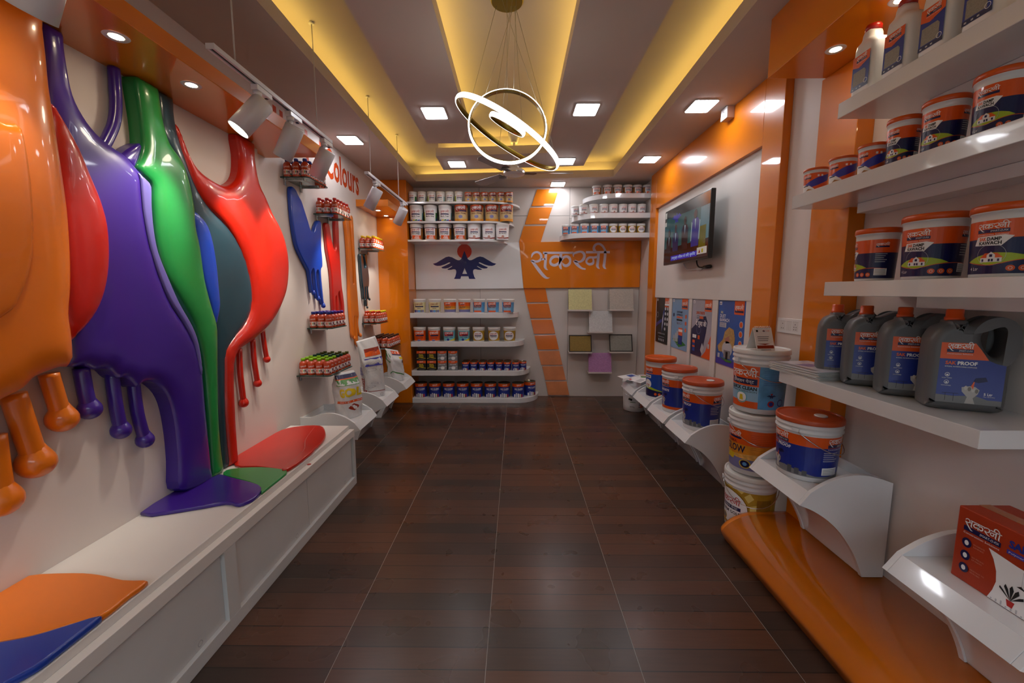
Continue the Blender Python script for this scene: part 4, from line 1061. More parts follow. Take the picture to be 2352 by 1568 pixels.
def d_damp_light(p, W, h, lo=False):
    p.rect(-W / 2, W / 2, 0, h * .76, P_BLUE, 0); p.rect(-W / 2, W / 2, h * .76, h, P_ORANGE, 0)
    p.poly([(-W / 2, 0), (W / 2, 0), (W / 2, h * .2), (.15 * W, h * .17), (0, h * .26), (-.15 * W, h * .22), (-W / 2, h * .2)], P_NAVY, 1)
    p.poly([(-.2 * W, h * .3), (-.05 * W, h * .36), (.1 * W, h * .24), (.2 * W, h * .17), (.05 * W, h * .22), (-.1 * W, h * .27)], P_LIME, 2)
    lockup(p, -.1 * W, h * .85, .12 * W, P_WHITE, lo=lo); p.rect(-.1 * W, .0, h * .62, h * .72, P_WHITE, 2); p.text('SAKDAMP', -.095 * W, h * .645, h * .045, P_NAVY, 3, 'L', bold=.03, width=.085 * W)
    p.oval(-.05 * W, h * .42, .055 * W, h * .15, P_WHITE, 2); house(p, -.05 * W, h * .32, h * .22, False)
    for i in range(3): p.oval((.06 + .045 * i) * W, h * .1, .016 * W, h * .045, P_ORANGE, 3, 12)
def d_swoosh(p, W, h, lo=False):
    p.rect(-W / 2, W / 2, 0, h, P_ORANGE, 0); p.poly([(-.2 * W, h * .2), (-.05 * W, h * .45), (.1 * W, h * .72), (.3 * W, h * .95), (.3 * W, h * .6), (.12 * W, h * .3), (-.02 * W, h * .15)], P_INDIGO, 1)
    p.poly([(-W * .2, 0), (.06 * W, 0), (.07 * W, h * .1), (.0, h * .3), (-.1 * W, h * .4), (-.2 * W, h * .42)], P_WHITE, 2)
    lockup(p, -.1 * W, h * .78, .12 * W, P_WHITE, lo=True); p.rect(-.12 * W, -.02 * W, h * .28, h * .34, P_NAVY, 3); p.poly([(-.06 * W, h * .02), (-.02 * W, h * .14), (.05 * W, h * .06)], P_WOOD, 3)
    for x in (.1, .15): p.rect(x * W, (x + .025) * W, h * .78, h * .88, P_WHITE, 2)
def d_quick(p, W, h, lo=False):
    p.rect(-W / 2, W / 2, 0, h, P_CLOUD, 0); p.rect(-.17 * W, .05 * W, h * .52, h, P_ORANGE, 1); p.rect(-.17 * W, .05 * W, 0, h * .16, P_ORANGE, 1)
    p.rect(-.17 * W, .05 * W, h * .16, h * .52, M('print_pale_blue', '#8fb9d6', 0.35), 1)
    p.logo(-.155 * W, h * .74, .195 * W, P_WHITE, 3, lo); bar_words(p, -.155 * W, .04 * W, h * .56, h * .70, 'इमल्शन पेन्ट' if not lo else 'EMULSION')
    p.text('QUICK CLEAN', -.16 * W, h * .43, h * .075, P_BLACK, 3, 'L', bold=.04, width=.2 * W)
    if not lo:
        p.text('INTERIOR EMULSION', -.16 * W, h * .37, h * .035, P_BLACK, 3, 'L', width=.2 * W)
        p.oval(-.06 * W, h * .24, .04 * W, h * .11, P_WHITE, 3); p.ring(-.06 * W, h * .24, .042 * W, .006 * W, P_TEAL, 4, 20); p.poly([(-.075 * W, h * .17), (-.07 * W, h * .3), (-.05 * W, h * .3), (-.045 * W, h * .17)], P_YELLOW, 4)
        p.bird(.13 * W, h * .28, .06 * W, P_NAVY, P_RED, 2); p.oval(.13 * W, h * .14, .022 * W, h * .075, P_RED, 2); p.oval(.13 * W, h * .14, .014 * W, h * .05, P_DEEP, 3); p.ring(.2 * W, h * .16, .025 * W, .006 * W, P_DEEP, 2)
        for i in range(8): p.rect(.075 * W, .2 * W, h * (.9 - .045 * i), h * (.905 - .045 * i), P_BLUE, 2)
def d_glow(p, W, h, lo=False):
    p.rect(-W / 2, W / 2, h * .62, h, P_ORANGE, 0); p.rect(-W / 2, W / 2, h * .28, h * .62, P_AMBER, 0); p.rect(-W / 2, W / 2, 0, h * .3, P_LILAC, 0)
    p.poly([(-W / 2, h * .3), (-.3 * W, h * .38), (-.1 * W, h * .33), (.1 * W, h * .42), (.3 * W, h * .35), (W / 2, h * .4), (W / 2, h * .28), (-W / 2, h * .26)], M('print_sunset', '#e9b35c', 0.35, var=0.25, vscale=40), 1)
    p.logo(-.13 * W, h * .80, .13 * W, P_WHITE, 3, lo); p.rect(-.13 * W, 0, h * .74, h * .79, P_NAVY, 2)
    p.text('GLOW', -.14 * W, h * .42, h * .17, P_NAVY, 3, 'L', bold=.02, width=.17 * W)
    if not lo:
        p.text('PRIMA', -.13 * W, h * .63, h * .07, P_RUST, 3, 'L', bold=.02, width=.1 * W); p.poly([(-.15 * W, h * .2), (-.1 * W, h * .36), (-.05 * W, h * .34), (-.06 * W, h * .2)], P_YELLOW, 2)
        p.oval(.03 * W, h * .15, .04 * W, h * .11, P_YELLOW, 2); p.oval(.03 * W, h * .15, .032 * W, h * .09, P_NAVY, 3); p.oval(.03 * W, h * .15, .015 * W, h * .045, P_SKY, 4)
        p.bird(.16 * W, h * .25, .08 * W, P_NAVY, P_RED, 2); p.text('SAKARNI', .1 * W, h * .12, h * .05, P_WHITE, 2, 'L', bold=.02)
        for i in range(9): p.rect(.06 * W, .2 * W, h * (.9 - .045 * i), h * (.905 - .045 * i), P_RUST, 2)
def d_gold(p, W, h, lo=False):
    p.rect(-W / 2, W / 2, 0, h, P_GOLD, 0)
    for i in range(14):
        a = 2 * PI * i / 14
        if not lo: p.poly([(-.03 * W + .155 * W * math.cos(a), h * .5 + h * .55 * math.sin(a)), (-.03 * W + .2 * W * math.cos(a + .08), min(h, max(0, h * .5 + h * .72 * math.sin(a + .08)))), (-.03 * W + .2 * W * math.cos(a + .3), min(h, max(0, h * .5 + h * .72 * math.sin(a + .3)))), (-.03 * W + .155 * W * math.cos(a + .3), h * .5 + h * .55 * math.sin(a + .3))], M('print_ray', '#e3cd77', 0.35), 1)
    p.oval(-.03 * W, h * .5, .145 * W, h * .46, M('print_rim_gold', '#8a6a1c', 0.3, metal=0.4), 2, 28); p.oval(-.03 * W, h * .5, .138 * W, h * .44, P_WHITE, 3, 28)
    p.logo(-.125 * W, h * .58, .19 * W, P_RED, 4, lo); p.rect(-.125 * W, .065 * W, h * .45, h * .54, P_NAVY, 4); p.text('CHARM GOLD', -.03 * W, h * .33, h * .075, P_BLACK, 4, 'C', bold=.02, width=.2 * W)
    if not lo:
        p.text('इमल्शन पेन्ट', -.03 * W, h * .47, h * .05, P_WHITE, 5, 'C', width=.15 * W)
        p.oval(-.08 * W, h * .17, .03 * W, h * .09, P_GOLD, 4); p.oval(-.08 * W, h * .17, .02 * W, h * .06, P_GREY, 5)
    p.rect(.16 * W, .26 * W, h * .2, h * .85, M('print_brown_gold', '#8f6420', 0.35, var=0.2, vscale=30), 4)
# shelf-size products
def d_magic(p, W, h, lo=True):
    p.rect(-W / 2, W / 2, 0, h, P_WHITE, 0); p.logo(-.11 * W, h * .66, .22 * W, P_RED, 1, True); p.rect(-.11 * W, .11 * W, h * .5, h * .6, P_NAVY, 1); p.text('Magic Coat', 0, h * .33, h * .11, P_BLACK, 1, 'C', bold=.03, width=.22 * W)
    p.rect(-.1 * W, .1 * W, h * .23, h * .25, P_GREY, 1)
    for i, m in enumerate((P_RED, P_BLUE, P_YELLOW, P_GREEN, P_BLUE, P_RED, P_ORANGE)): p.poly([((-.25 + .07 * i) * W, 0), ((-.16 + .07 * i) * W, 0), ((-.17 + .07 * i) * W, h * .13), ((-.22 + .07 * i) * W, h * .08)], m, 1)
    p.rect(-.27 * W, -.18 * W, h * .1, h * .7, P_LIME, 1); p.rect(.19 * W, .25 * W, h * .1, h * .7, P_TEAL, 1)
def d_magic2(p, W, h, lo=True):
    p.rect(-W / 2, W / 2, 0, h, P_WHITE, 0); p.logo(-.11 * W, h * .66, .22 * W, P_RED, 1, True); p.rect(-.11 * W, .11 * W, h * .5, h * .6, P_NAVY, 1); p.text('Magic Grip', 0, h * .33, h * .11, P_BLACK, 1, 'C', bold=.03, width=.22 * W)
    p.rect(-.27 * W, -.15 * W, h * .02, h * .75, P_LIME, 1); p.rect(.16 * W, .27 * W, h * .02, h * .7, P_GREEN, 1); p.poly([(.16 * W, h * .1), (.27 * W, h * .4), (.27 * W, h * .02)], P_BLUE, 2)
def d_prime(p, W, h, lo=True):
    p.rect(-W / 2, W / 2, 0, h, P_TAN, 0); p.rect(-W / 2, W / 2, h * .86, h, P_ORANGE, 1); p.rect(-.16 * W, .16 * W, h * .58, h * .95, P_RUST, 2); p.logo(-.13 * W, h * .74, .26 * W, P_WHITE, 3, True); p.rect(-.02 * W, .15 * W, h * .6, h * .68, P_NAVY, 3)
    p.text('HIGH PRIME', 0, h * .44, h * .09, P_BROWN, 2, 'C', bold=.03, width=.28 * W); p.oval(0, h * .28, .05 * W, h * .1, P_LILAC, 2); p.poly([(-W / 2, 0), (W / 2, 0), (W / 2, h * .22), (0, h * .12), (-.2 * W, h * .18), (-W / 2, h * .15)], P_AMBER, 1)
def d_wood(p, W, h, lo=True):
    p.rect(-W / 2, W / 2, 0, h, P_WOOD, 0); p.rect(-W / 2, W / 2, h * .95, h, P_NAVY, 1); p.rect(-.15 * W, .13 * W, h * .02, h * .94, P_WHITE, 1); p.logo(-.12 * W, h * .7, .22 * W, P_RED, 2, True); p.rect(-.12 * W, .1 * W, h * .58, h * .66, P_NAVY, 2)
    p.text('WOOD SUPREME', -.01 * W, h * .42, h * .1, P_BLACK, 2, 'C', bold=.05, width=.22 * W); p.rect(-.1 * W, .13 * W, h * .04, h * .34, P_ORANGE, 2); p.text('WOOD', .03 * W, h * .2, h * .1, P_WHITE, 3, 'C', bold=.03, width=.1 * W); p.text('PRIMER', .03 * W, h * .07, h * .1, P_WHITE, 3, 'C', bold=.03, width=.13 * W); p.oval(-.14 * W, h * .2, .025 * W, h * .1, P_GREY, 3, 8)
def d_protect(p, W, h, lo=True):
    p.rect(-W / 2, W / 2, 0, h, P_WHITE, 0); p.logo(-.1 * W, h * .7, .2 * W, P_RED, 1, True); p.rect(-.1 * W, .1 * W, h * .56, h * .64, P_NAVY, 1); p.text('PRO PROTECT', 0, h * .42, h * .09, P_BLACK, 1, 'C', bold=.03, width=.2 * W)
    p.poly([(-.25 * W, h * .24), (-.1 * W, h * .14), (.05 * W, h * .12), (.28 * W, h * .26), (.28 * W, h * .12), (.05 * W, h * .03), (-.1 * W, h * .06)], P_RUST, 1); p.oval(0, h * .2, .035 * W, h * .12, M('print_dusty_pink', '#c08f84', 0.4), 2)
def d_nadha(p, W, h, lo=True):
    p.rect(-W / 2, W / 2, 0, h, P_CREAM, 0); p.logo(-.12 * W, h * .68, .22 * W, P_RUST, 1, True); p.rect(-.11 * W, .12 * W, h * .5, h * .62, P_NAVY, 1); p.text('RADHA', 0, h * .34, h * .1, P_BLACK, 1, 'C', bold=.02, width=.1 * W)
    p.rect(-.2 * W, -.17 * W, h * .1, h * .8, P_GREEN, 1)
    for i, m in enumerate((P_DEEP, P_LILAC, P_SKY, P_GREY, P_LILAC)): p.oval((-.11 + .055 * i) * W, h * .1, .04 * W, h * .13, m, 1, 10)
def d_charm(p, W, h, lo=True):
    p.rect(-W / 2, W / 2, 0, h, P_ORANGE, 0); p.logo(-.13 * W, h * .66, .26 * W, P_WHITE, 1, True); p.rect(-.1 * W, .13 * W, h * .44, h * .58, P_NAVY, 1); p.text('CHARM', 0, h * .22, h * .13, P_RUST, 1, 'C', bold=.03, width=.2 * W); p.oval(-.01 * W, h * .04, .05 * W, h * .09, P_LILAC, 1)
def d_fairy(p, W, h, lo=True):
    p.rect(-W / 2, W / 2, 0, h, P_TEAL, 0); p.rect(-.14 * W, .12 * W, h * .45, h * .88, P_RED, 1); p.logo(-.12 * W, h * .66, .22 * W, P_WHITE, 2, True); p.rect(-.04 * W, .11 * W, h * .48, h * .58, P_NAVY, 2); p.text('FAIRY SLIM', -.01 * W, h * .3, h * .1, P_NAVY, 1, 'C', bold=.03, width=.22 * W)
    p.poly([(-.02 * W, 0), (.25 * W, 0), (.25 * W, h * .32)], P_YELLOW, 1); p.oval(-.03 * W, h * .12, .035 * W, h * .12, P_DEEP, 2); p.rect(-.26 * W, -.2 * W, h * .4, h * .95, P_YELLOW, 1)
def d_classic(p, W, h, lo=True):
    p.rect(-W / 2, W / 2, 0, h * .77, P_DEEP, 0); p.rect(-W / 2, W / 2, h * .77, h, P_ORANGE, 0); p.logo(-.06 * W, h * .86, .13 * W, P_WHITE, 1, True)
    p.text('SAK CLASSIC', .0, h * .56, h * .11, P_WHITE, 1, 'C', bold=.03, width=.24 * W)
    p.rect(-.08 * W, .08 * W, h * .5, h * .515, P_LGREY, 1)
    for i in range(5): p.rect((-.13 + .05 * i) * W, (-.095 + .05 * i) * W, 0, h * (.22 + .1 * ((i * 3) % 4) / 3), (P_WHITE, P_LGREY, P_WHITE, P_CREAM, P_RED)[i], 1)

# ================================================================== PAILS
def pail_meshes(R, H, design, lid, style='big', bodymat=None, lo=False, lt=None):
    """body, lid, label, handle meshes of a plastic pail standing on z = 0"""
    key = (round(R, 4), round(H, 4), design.__name__, lid.name, style)
    bodymat = bodymat or WHITEP
    rb, rt = R * 0.87, R * 0.955
    out = []
    at = lambda t: rb + (rt - rb) * t / 0.8
    if style == 'big':
        body = [(rb * .96, 0), (rb, .012 * H)] + [(at(t) * R / R, t * H) for t in (.2, .4, .6, .74)] + [(at(.755), .755 * H), (R, .775 * H), (R, .79 * H), (at(.8), .80 * H), (at(.8), .835 * H), (R * .995, .845 * H), (R * .995, .875 * H), (at(.8), .885 * H), (at(.8), .91 * H)]
        ld = [(at(.8) * 1.0, .905 * H), (R * 1.01, .91 * H), (R * 1.015, .925 * H), (R * 1.005, .965 * H), (R * .99, .985 * H), (R * .94, .985 * H), (R * .925, .97 * H), (R * .9, .968 * H), (R * .86, .975 * H), (R * .3, .975 * H), (0.001, .975 * H)]
        z0, z1 = .08 * H, .735 * H
    elif style == 'shelf':      # low pail with an overlapping lid, no rings
        body = [(rb * .97, 0), (rb, .02 * H)] + [(at(t), t * H) for t in (.2, .5, .8)] + [(at(.88), .88 * H), (R * 1.0, .885 * H), (R * 1.0, .9 * H)]
        ld = [(R * 1.0, .9 * H), (R * 1.03, .905 * H), (R * 1.03, .975 * H), (R * 1.0, H), (R * .93, H), (R * .9, .985 * H), (0.001, .985 * H)]
        z0, z1 = .05 * H, .78 * H
    else:                        # small pail with flat snap lid
        body = [(rb * .98, 0), (rb, .015 * H)] + [(at(t), t * H) for t in (.3, .6, .78)] + [(R * .97, .8 * H), (R * .97, .86 * H)]
        ld = [(R * .975, .855 * H), (R * 1.0, .865 * H), (R * 1.0, .965 * H), (R * .97, H), (R * .88, H), (R * .86, .985 * H), (0.001, .985 * H)]
        z0, z1 = .05 * H, .77 * H
    seg = 64 if style != 'small' else 40
    out.append(('body', MB().lathe(body, seg, cap1=False).mesh('body', bodymat)))
    out.append(('lid', MB().lathe(ld, seg, cap0=False, cap1=False).mesh('lid', lid)))
    p = Print(); Rm = (at(z0 / H) + at(z1 / H)) / 2
    design(p, 2 * PI * Rm * 0.999, z1 - z0, lo)
    out.append(('label', p.mesh('label', wrap(at(z0 / H), at(z1 / H), z0, z1, R * 0.004), 2 * PI * Rm / (64 if style != 'small' else 40), 0.0002 if style == 'small' else 0.0003)))
    if style == 'big':
        sw = MB(); 
        for sg in (-1, 1): sw.box(sg * R * .98 - .006, sg * R * .98 + .012 * sg, -.014, .014, .79 * H, .84 * H)
        out.append(('ear', sw.mesh('ear', bodymat)))
        pts = [(R * 1.03 * math.cos(a), -R * 1.06 * math.sin(a) * 0.75 - 0.0, .81 * H - R * .75 * math.sin(a)) for a in [PI * i / 16 for i in range(17)]]
        pts = [(x, -math.sqrt(max(0, (R * 1.025) ** 2 - x * x)) - 0.002, z) for x, y, z in pts]
        out.append(('handle', MB().tube(pts, .0022, 6).mesh('handle', CHROME)))
    return out
_pm = {}
def pail(label, x, y, z, R, H, design, lid, style, rz=0.0, group=None, lo=False, hrot=None, spout=None, name='paint_pail', cat='pail'):
    key = (round(R, 4), round(H, 4), design.__name__, lid.name, style)
    if key not in _pm: _pm[key] = pail_meshes(R, H, design, lid, style, None, lo)
    t = thing(name, label, cat, (x, y, z), group, rz)
    for n, me in _pm[key]:
        o = link(n, me, t)
        if n in ('handle', 'ear') and hrot is not None: o.rotation_euler = (0, 0, hrot)
    if spout:
        MB().lathe([(R * .2, 0), (R * .2, .004), (R * .17, .006)], 20, 0, (spout[0] * R, spout[1] * R, .976 * H)).build('spout_cap', WHITEP, t)
    return t
LIDW = M('lid_white', '#dddcd8', 0.3); LIDO = M('lid_orange', '#d4560f', 0.32); LIDR = M('lid_rust', '#b8481a', 0.35)

# ================================================================== RIGHT SIDE
# --- low orange bench with a rounded nose
t = thing('floor_bench', 'low glossy orange bench with a rounded nose under the white shelves', 'bench', (0, 0, 0))
prof = [(XR - 0.001, 0.0), (1.235, 0.0)] + smooth_open([(1.222, 0.02), (1.205, 0.06), (1.212, 0.085), (1.25, 0.122), (1.31, 0.153), (1.37, 0.168), (1.43, 0.172)], 4) + [(XR - 0.001, 0.172)]
bm_ = MB().prism(prof, 'y', YF + 0.3, 2.26, smooth=True)
# rounded far end: the nose pulls in over the last centimetres
n = len(prof)
def nose(k):
    return [(min(XR - 0.001, x + (0.0 if x > 1.5 else 0.10 * k * k * (1.5 - x) / 0.3)), z * (1 - 0.06 * k)) for x, z in prof]
prev = None
ends = MB()
rings = [([(x, 2.26 + 0.05 * math.sin(k * PI / 2), z) for x, z in nose(1 - math.cos(k * PI / 2))]) for k in (0, .25, .5, .75, 1.0)]
for r in rings: ends.v += r
for i in range(len(rings) - 1):
    for j in range(n):
        j2 = (j + 1) % n
        ends.f.append([i * n + j, i * n + j2, (i + 1) * n + j2, (i + 1) * n + j]); ends.m.append(0); ends.sm.append(True)
ends.f.append([(len(rings) - 1) * n + j for j in range(n)]); ends.m.append(0); ends.sm.append(False)
bm_.build('bench_body', ORANGEL, t)
ends.build('bench_end', ORANGEL, t)
ZBE = 0.1725
stand('white arched display stand on the orange bench holding the squat blue pail', 1.655, 1.73, ZBE, 0.40)
stand('white arched display stand on the orange bench holding the red carton', 1.655, 0.93, ZBE, 0.39)
for i, (a, c, w) in enumerate(((2.94, 3.35, 'holding the blue pail closest to the stacked pails'), (3.40, 3.82, 'holding the middle blue and orange pail'), (3.87, 4.30, 'holding the pail with thick orange lid'), (4.35, 4.80, 'holding a carton and loose leaflets'))):
    stand('white arched display stand %s' % w, 1.648, a, 0, c - a)
pail('squat blue pail with rust-coloured lid on the stand above the orange bench', 1.42, 1.945, ZBE + TRAY + .0005, 0.137, 0.30, d_sakproof, LIDR, 'big', -1.35, 'blue waterproofing pails', hrot=1.95, spout=(0.25, 0.2))
pail('blue pail with rust-coloured lid on the stand closest to the stacked pails', 1.452, 3.147, TRAY + .0005, 0.148, 0.385, d_sakproof, LIDR, 'big', -1.2, 'blue waterproofing pails', hrot=1.8, spout=(0.3, 0.2))
pail('blue pail with orange bands above and below on the middle stand', 1.452, 3.61, TRAY + .0005, 0.148, 0.40, d_sakcrete, LIDR, 'big', -1.15, 'blue waterproofing pails', hrot=2.2)
t_ = pail('bright blue pail with thick orange lid on the third far stand', 1.452, 4.085, TRAY + .0005, 0.146, 0.41, d_damp_light, LIDO, 'shelf', -1.0, 'blue waterproofing pails')
def d_plain(p, W, h, lo=False):
    lockup(p, -.11 * W, h * .8, .14 * W, P_RUST, 'EMULSION', None)
    for i in range(4): p.rect(.03 * W, .13 * W, h * (.1 + .11 * i), h * (.17 + .11 * i), P_ORANGE, 1); p.rect(.01 * W, .022 * W, h * (.1 + .11 * i), h * (.17 + .11 * i), P_NAVY, 1)
    p.text('20 Kg', -.12 * W, h * .1, h * .07, P_BLACK, 1, 'L'); p.rect(-.12 * W, -.04 * W, h * .36, h * .385, P_GREEN, 1)
t_ = pail('white pail with orange stripes standing on the floor in the far corner', 1.47, 5.0, 0.0005, 0.148, 0.37, d_plain, LIDW, 'big', 0.1, None, hrot=-0.4)
MB().tube([(-0.12, -0.125, 0.17), (-0.085, -0.145, 0.155)], 0.012, 10).build('grip', BLACKP, t_)
# --- stack of three tall pails
SX, SY, SH = 1.445, 2.424, 0.372
pail('gold tall paint pail at the bottom of the pail stack', SX, SY, 0.0005, 0.146, SH, d_gold, LIDW, 'big', -1.25, 'stacked tall paint pails', hrot=0.85)
pail('sunset orange tall paint pail in the middle of the pail stack', SX + .004, SY - .002, SH + .0035, 0.146, SH, d_glow, LIDW, 'big', -1.05, 'stacked tall paint pails', hrot=0.9)
pail('sky blue tall paint pail on top of the pail stack', SX + .008, SY, 2 * SH + .0065, 0.148, SH + .005, d_quick, LIDW, 'big', -0.85, 'stacked tall paint pails', hrot=1.0)
# --- desk calendar on the stack
zt = 2 * SH + .0065 + (SH + .005) * .985 + .0008
t = thing('desk_calendar', 'small white tent desk calendar on the topmost pail', 'calendar', (1.40, 2.345, zt), None, 0.12)
PAPER = M('paper_white', '#e4e1de', 0.6)
hw = 0.055
MB().add([(-hw, -.045, 0), (hw, -.045, 0), (hw, .0, .125), (-hw, .0, .125), (-hw, -.042, 0), (hw, -.042, 0), (hw, .003, .125), (-hw, .003, .125)], [(0, 1, 2, 3), (4, 7, 6, 5), (0, 4, 5, 1), (3, 2, 6, 7), (0, 3, 7, 4), (1, 5, 6, 2)]).build('front_page', PAPER, t)
MB().add([(-hw, .05, 0), (hw, .05, 0), (hw, .004, .125), (-hw, .004, .125), (-hw, .047, 0), (hw, .047, 0), (hw, .0035, .122), (-hw, .0035, .122)], [(0, 1, 2, 3), (4, 7, 6, 5), (0, 4, 5, 1), (3, 2, 6, 7), (0, 3, 7, 4), (1, 5, 6, 2)]).build('back_page', PAPER, t)
p = Print(); p.rect(-.05, .05, .012, .04, P_RUST, 0); p.poly([(-.05, .04), (.0, .032), (.05, .045), (.05, .03), (-.05, .03)], P_WHITE, 1)
for i in range(3): p.rect(-.04, .03 - .004 * i, .078 - .011 * i, .081 - .011 * i, P_BLACK, 1)
p.rect(-.042, -.03, .108, .12, P_BLACK, 1); p.bird(.005, .108, .022, P_NAVY, P_RED, 1); p.text('KMR', .02, .11, .007, P_ORANGE, 1); p.rect(-.03, .03, .003, .0055, P_BLACK, 1)
p.flat('print', frame((0, -.0453, 0.0), (1, 0, 0), (0, .045, .125)), t)
rg = MB()
for i in range(9):
    x = -hw + .012 + i * .0108
    rg.tube([(x, -.003, .118), (x, -.006, .128), (x, 0, .134), (x, .008, .128), (x, .006, .118)], .0011, 5)
rg.build('spiral_binding', WHITEP, t)

# --- wall shelves
def wall_shelf(label, pts, z0, z1, clear=None):
    t = thing('wall_shelf', label, 'shelf', (0, 0, 0), 'thick white shelves beside the orange strip')
    MB().prism(pts, 'z', z0, z1).build('board', WHITEL, t, bevel=0.002)
    if clear: MB().box(1.555, XR - .001, clear[0], clear[1], z0 - .045, z0 - .0005).build('cleat', WHITEL, t, bevel=0.002)
XS = 1.35; NT = XP - 0.032
wall_shelf('thick white shelf carrying the white jugs, uppermost', [(XS, -0.6), (XR - .001, -0.6), (XR - .001, 1.842), (XS, 1.842)], 2.17, 2.23, (-0.5, 1.66))
wall_shelf('thick white shelf carrying six pails of growing size, second from the canopy', [(XS, 1.155), (XR - .001, 1.155), (XR - .001, 2.038), (NT, 2.038), (NT, 2.093), (XS, 2.093)], 1.85, 1.912, (1.2, 1.95))
wall_shelf('thick white shelf carrying three large navy pails', [(XS, 0.35), (XR - .001, 0.35), (XR - .001, 1.83), (XS, 1.83)], 1.433, 1.492, (0.4, 1.62))
wall_shelf('thick white shelf carrying grey jerrycans and brochures, lowest', [(XS, 1.168), (XR - .001, 1.168), (XR - .001, 2.038), (NT, 2.038), (NT, 2.087), (XS, 2.087)], 0.993, 1.05, None)
# --- pails on the second and third shelf
for i, (x, y, R, H, d, rz) in enumerate([(1.412, 2.03, .049, .108, d_swoosh, -1.1), (1.412, 1.868, .050, .108, d_swoosh, -1.1), (1.422, 1.732, .047, .115, d_swoosh, -1.1), (1.43, 1.612, .049, .168, d_damp, -1.2), (1.44, 1.474, .059, .172, d_damp, -1.2), (1.45, 1.32, .062, .182, d_damp, -1.15)]):
    pail('%s pail with orange lid on the second thick shelf, %s from its far end' % ('small orange' if i < 3 else 'navy', ORD[i]), x, y, 1.9125, R, H, d, LIDO, 'shelf', rz, 'pails on the second thick shelf', lo=True)
for i, (x, y, R, H, rz, w) in enumerate([(1.45, 1.70, .070, .205, -2.0, 'turned to show its back'), (1.463, 1.487, .086, .222, -1.1, 'in the middle'), (1.472, 1.268, .086, .212, -1.1, 'closest to the entrance')]):
    pail('large navy pail with orange lid on the third thick shelf, %s' % w, x, y, 1.4925, R, H, d_damp, LIDO, 'shelf', rz, 'large navy pails')

# --- grey jerrycans
def jerry_outline():
    o = [(-.088, .012), (-.096, .03), (-.097, .19), (-.092, .222), (-.078, .246), (-.055, .258), (-.05, .268), (-.012, .268), (-.008, .258), (.015, .262), (.045, .276), (.07, .28), (.09, .268), (.1, .245), (.1, .2), (.098, .12), (.097, .03), (.09, .012), (.06, .006), (-.06, .006)]
    h = [(.024, .226), (.036, .246), (.056, .254), (.074, .246), (.082, .222), (.081, .19), (.07, .168), (.056, .166), (.04, .18), (.028, .202)]
    return smooth_closed(o, 3), smooth_closed(h, 4)
jo, jh = jerry_outline()
vs, fs = solid_curve([jo, jh], 0.034, 0.026, 4)
jbody = MB().add([(x, -z, y) for x, y, z in vs], fs, 0, True).mesh('body', GREYP)
ymin = min(-v[2] for v in vs)
jcap = MB().lathe([(.024, .266), (.0245, .27), (.0245, .276), (.022, .277), (.022, .296), (.02, .3)], 24, 0, (-.031, 0, 0)).mesh('cap', ORANGEP)
p = Print()
L, Rr, b0, tp_ = -.072, .082, .03, .205
p.poly([(L, b0), (Rr, b0), (Rr, .145), (.06, .15), (.042, .158), (L, .158)], P_DEEP, 0)
p.poly([(L, .158), (.042, .158), (.022, .187), (.008, tp_), (L, tp_)], P_ORANGE, 0)
p.poly([(L, b0), (Rr, b0), (Rr, .045), (.05, .045), (.02, .055), (-.03, .05), (L, .052)], P_GREY, 1)
lockup(p, -.057, .188, .062, P_WHITE)
p.text('SAK', -.058, .142, .0095, P_ORANGE, 2, 'L', bold=.04, width=.026); p.text('PROOF', -.029, .142, .0095, P_WHITE, 2, 'L', bold=.04, width=.046)
p.text('INTEGRAL WATERPROOFING COMPOUND', -.058, .134, .0036, P_WHITE, 2, 'L', width=.075)
for yy, w in ((.112, 'NON TOXIC'), (.09, 'NON FLAMMABLE')): p.ring(-.05, yy, .006, .0012, P_WHITE, 2, 14); p.oval(-.05, yy - .001, .003, .0025, P_WHITE, 3, 8); p.text(w, -.05, yy - .0115, .0028, P_WHITE, 2, 'C', width=.024)
fist(p, .01, .031, .075); p.text('5 Ltr', .04, .058, .007, P_WHITE, 2, 'L', bold=.03, width=.02); p.text('Net Quantity', .04, .053, .0028, P_WHITE, 2, 'L', width=.026)
for x in (-.05, -.03): p.rect(x, x + .001, .035, .058, P_BLACK, 3); p.rect(x - .008, x + .012, .0575, .0585, P_BLACK, 3)
jlab = p.mesh('label', lambda a, b, e: Vector((a, ymin - e, b)), None, 0.0003)
for i, y in enumerate((1.925, 1.765, 1.59, 1.41)):
    t = thing('jerrycan', 'grey jerrycan with orange cap, %s from the brochure stack' % ORD[i], 'jerrycan', (1.532, y, 1.0438), 'grey jerrycans on the lowest shelf', -0.5)
    t.scale = (1.02, 1.0, 1.16)
    for n_, me in (('body', jbody), ('cap', jcap), ('label', jlab)): link(n_, me, t)

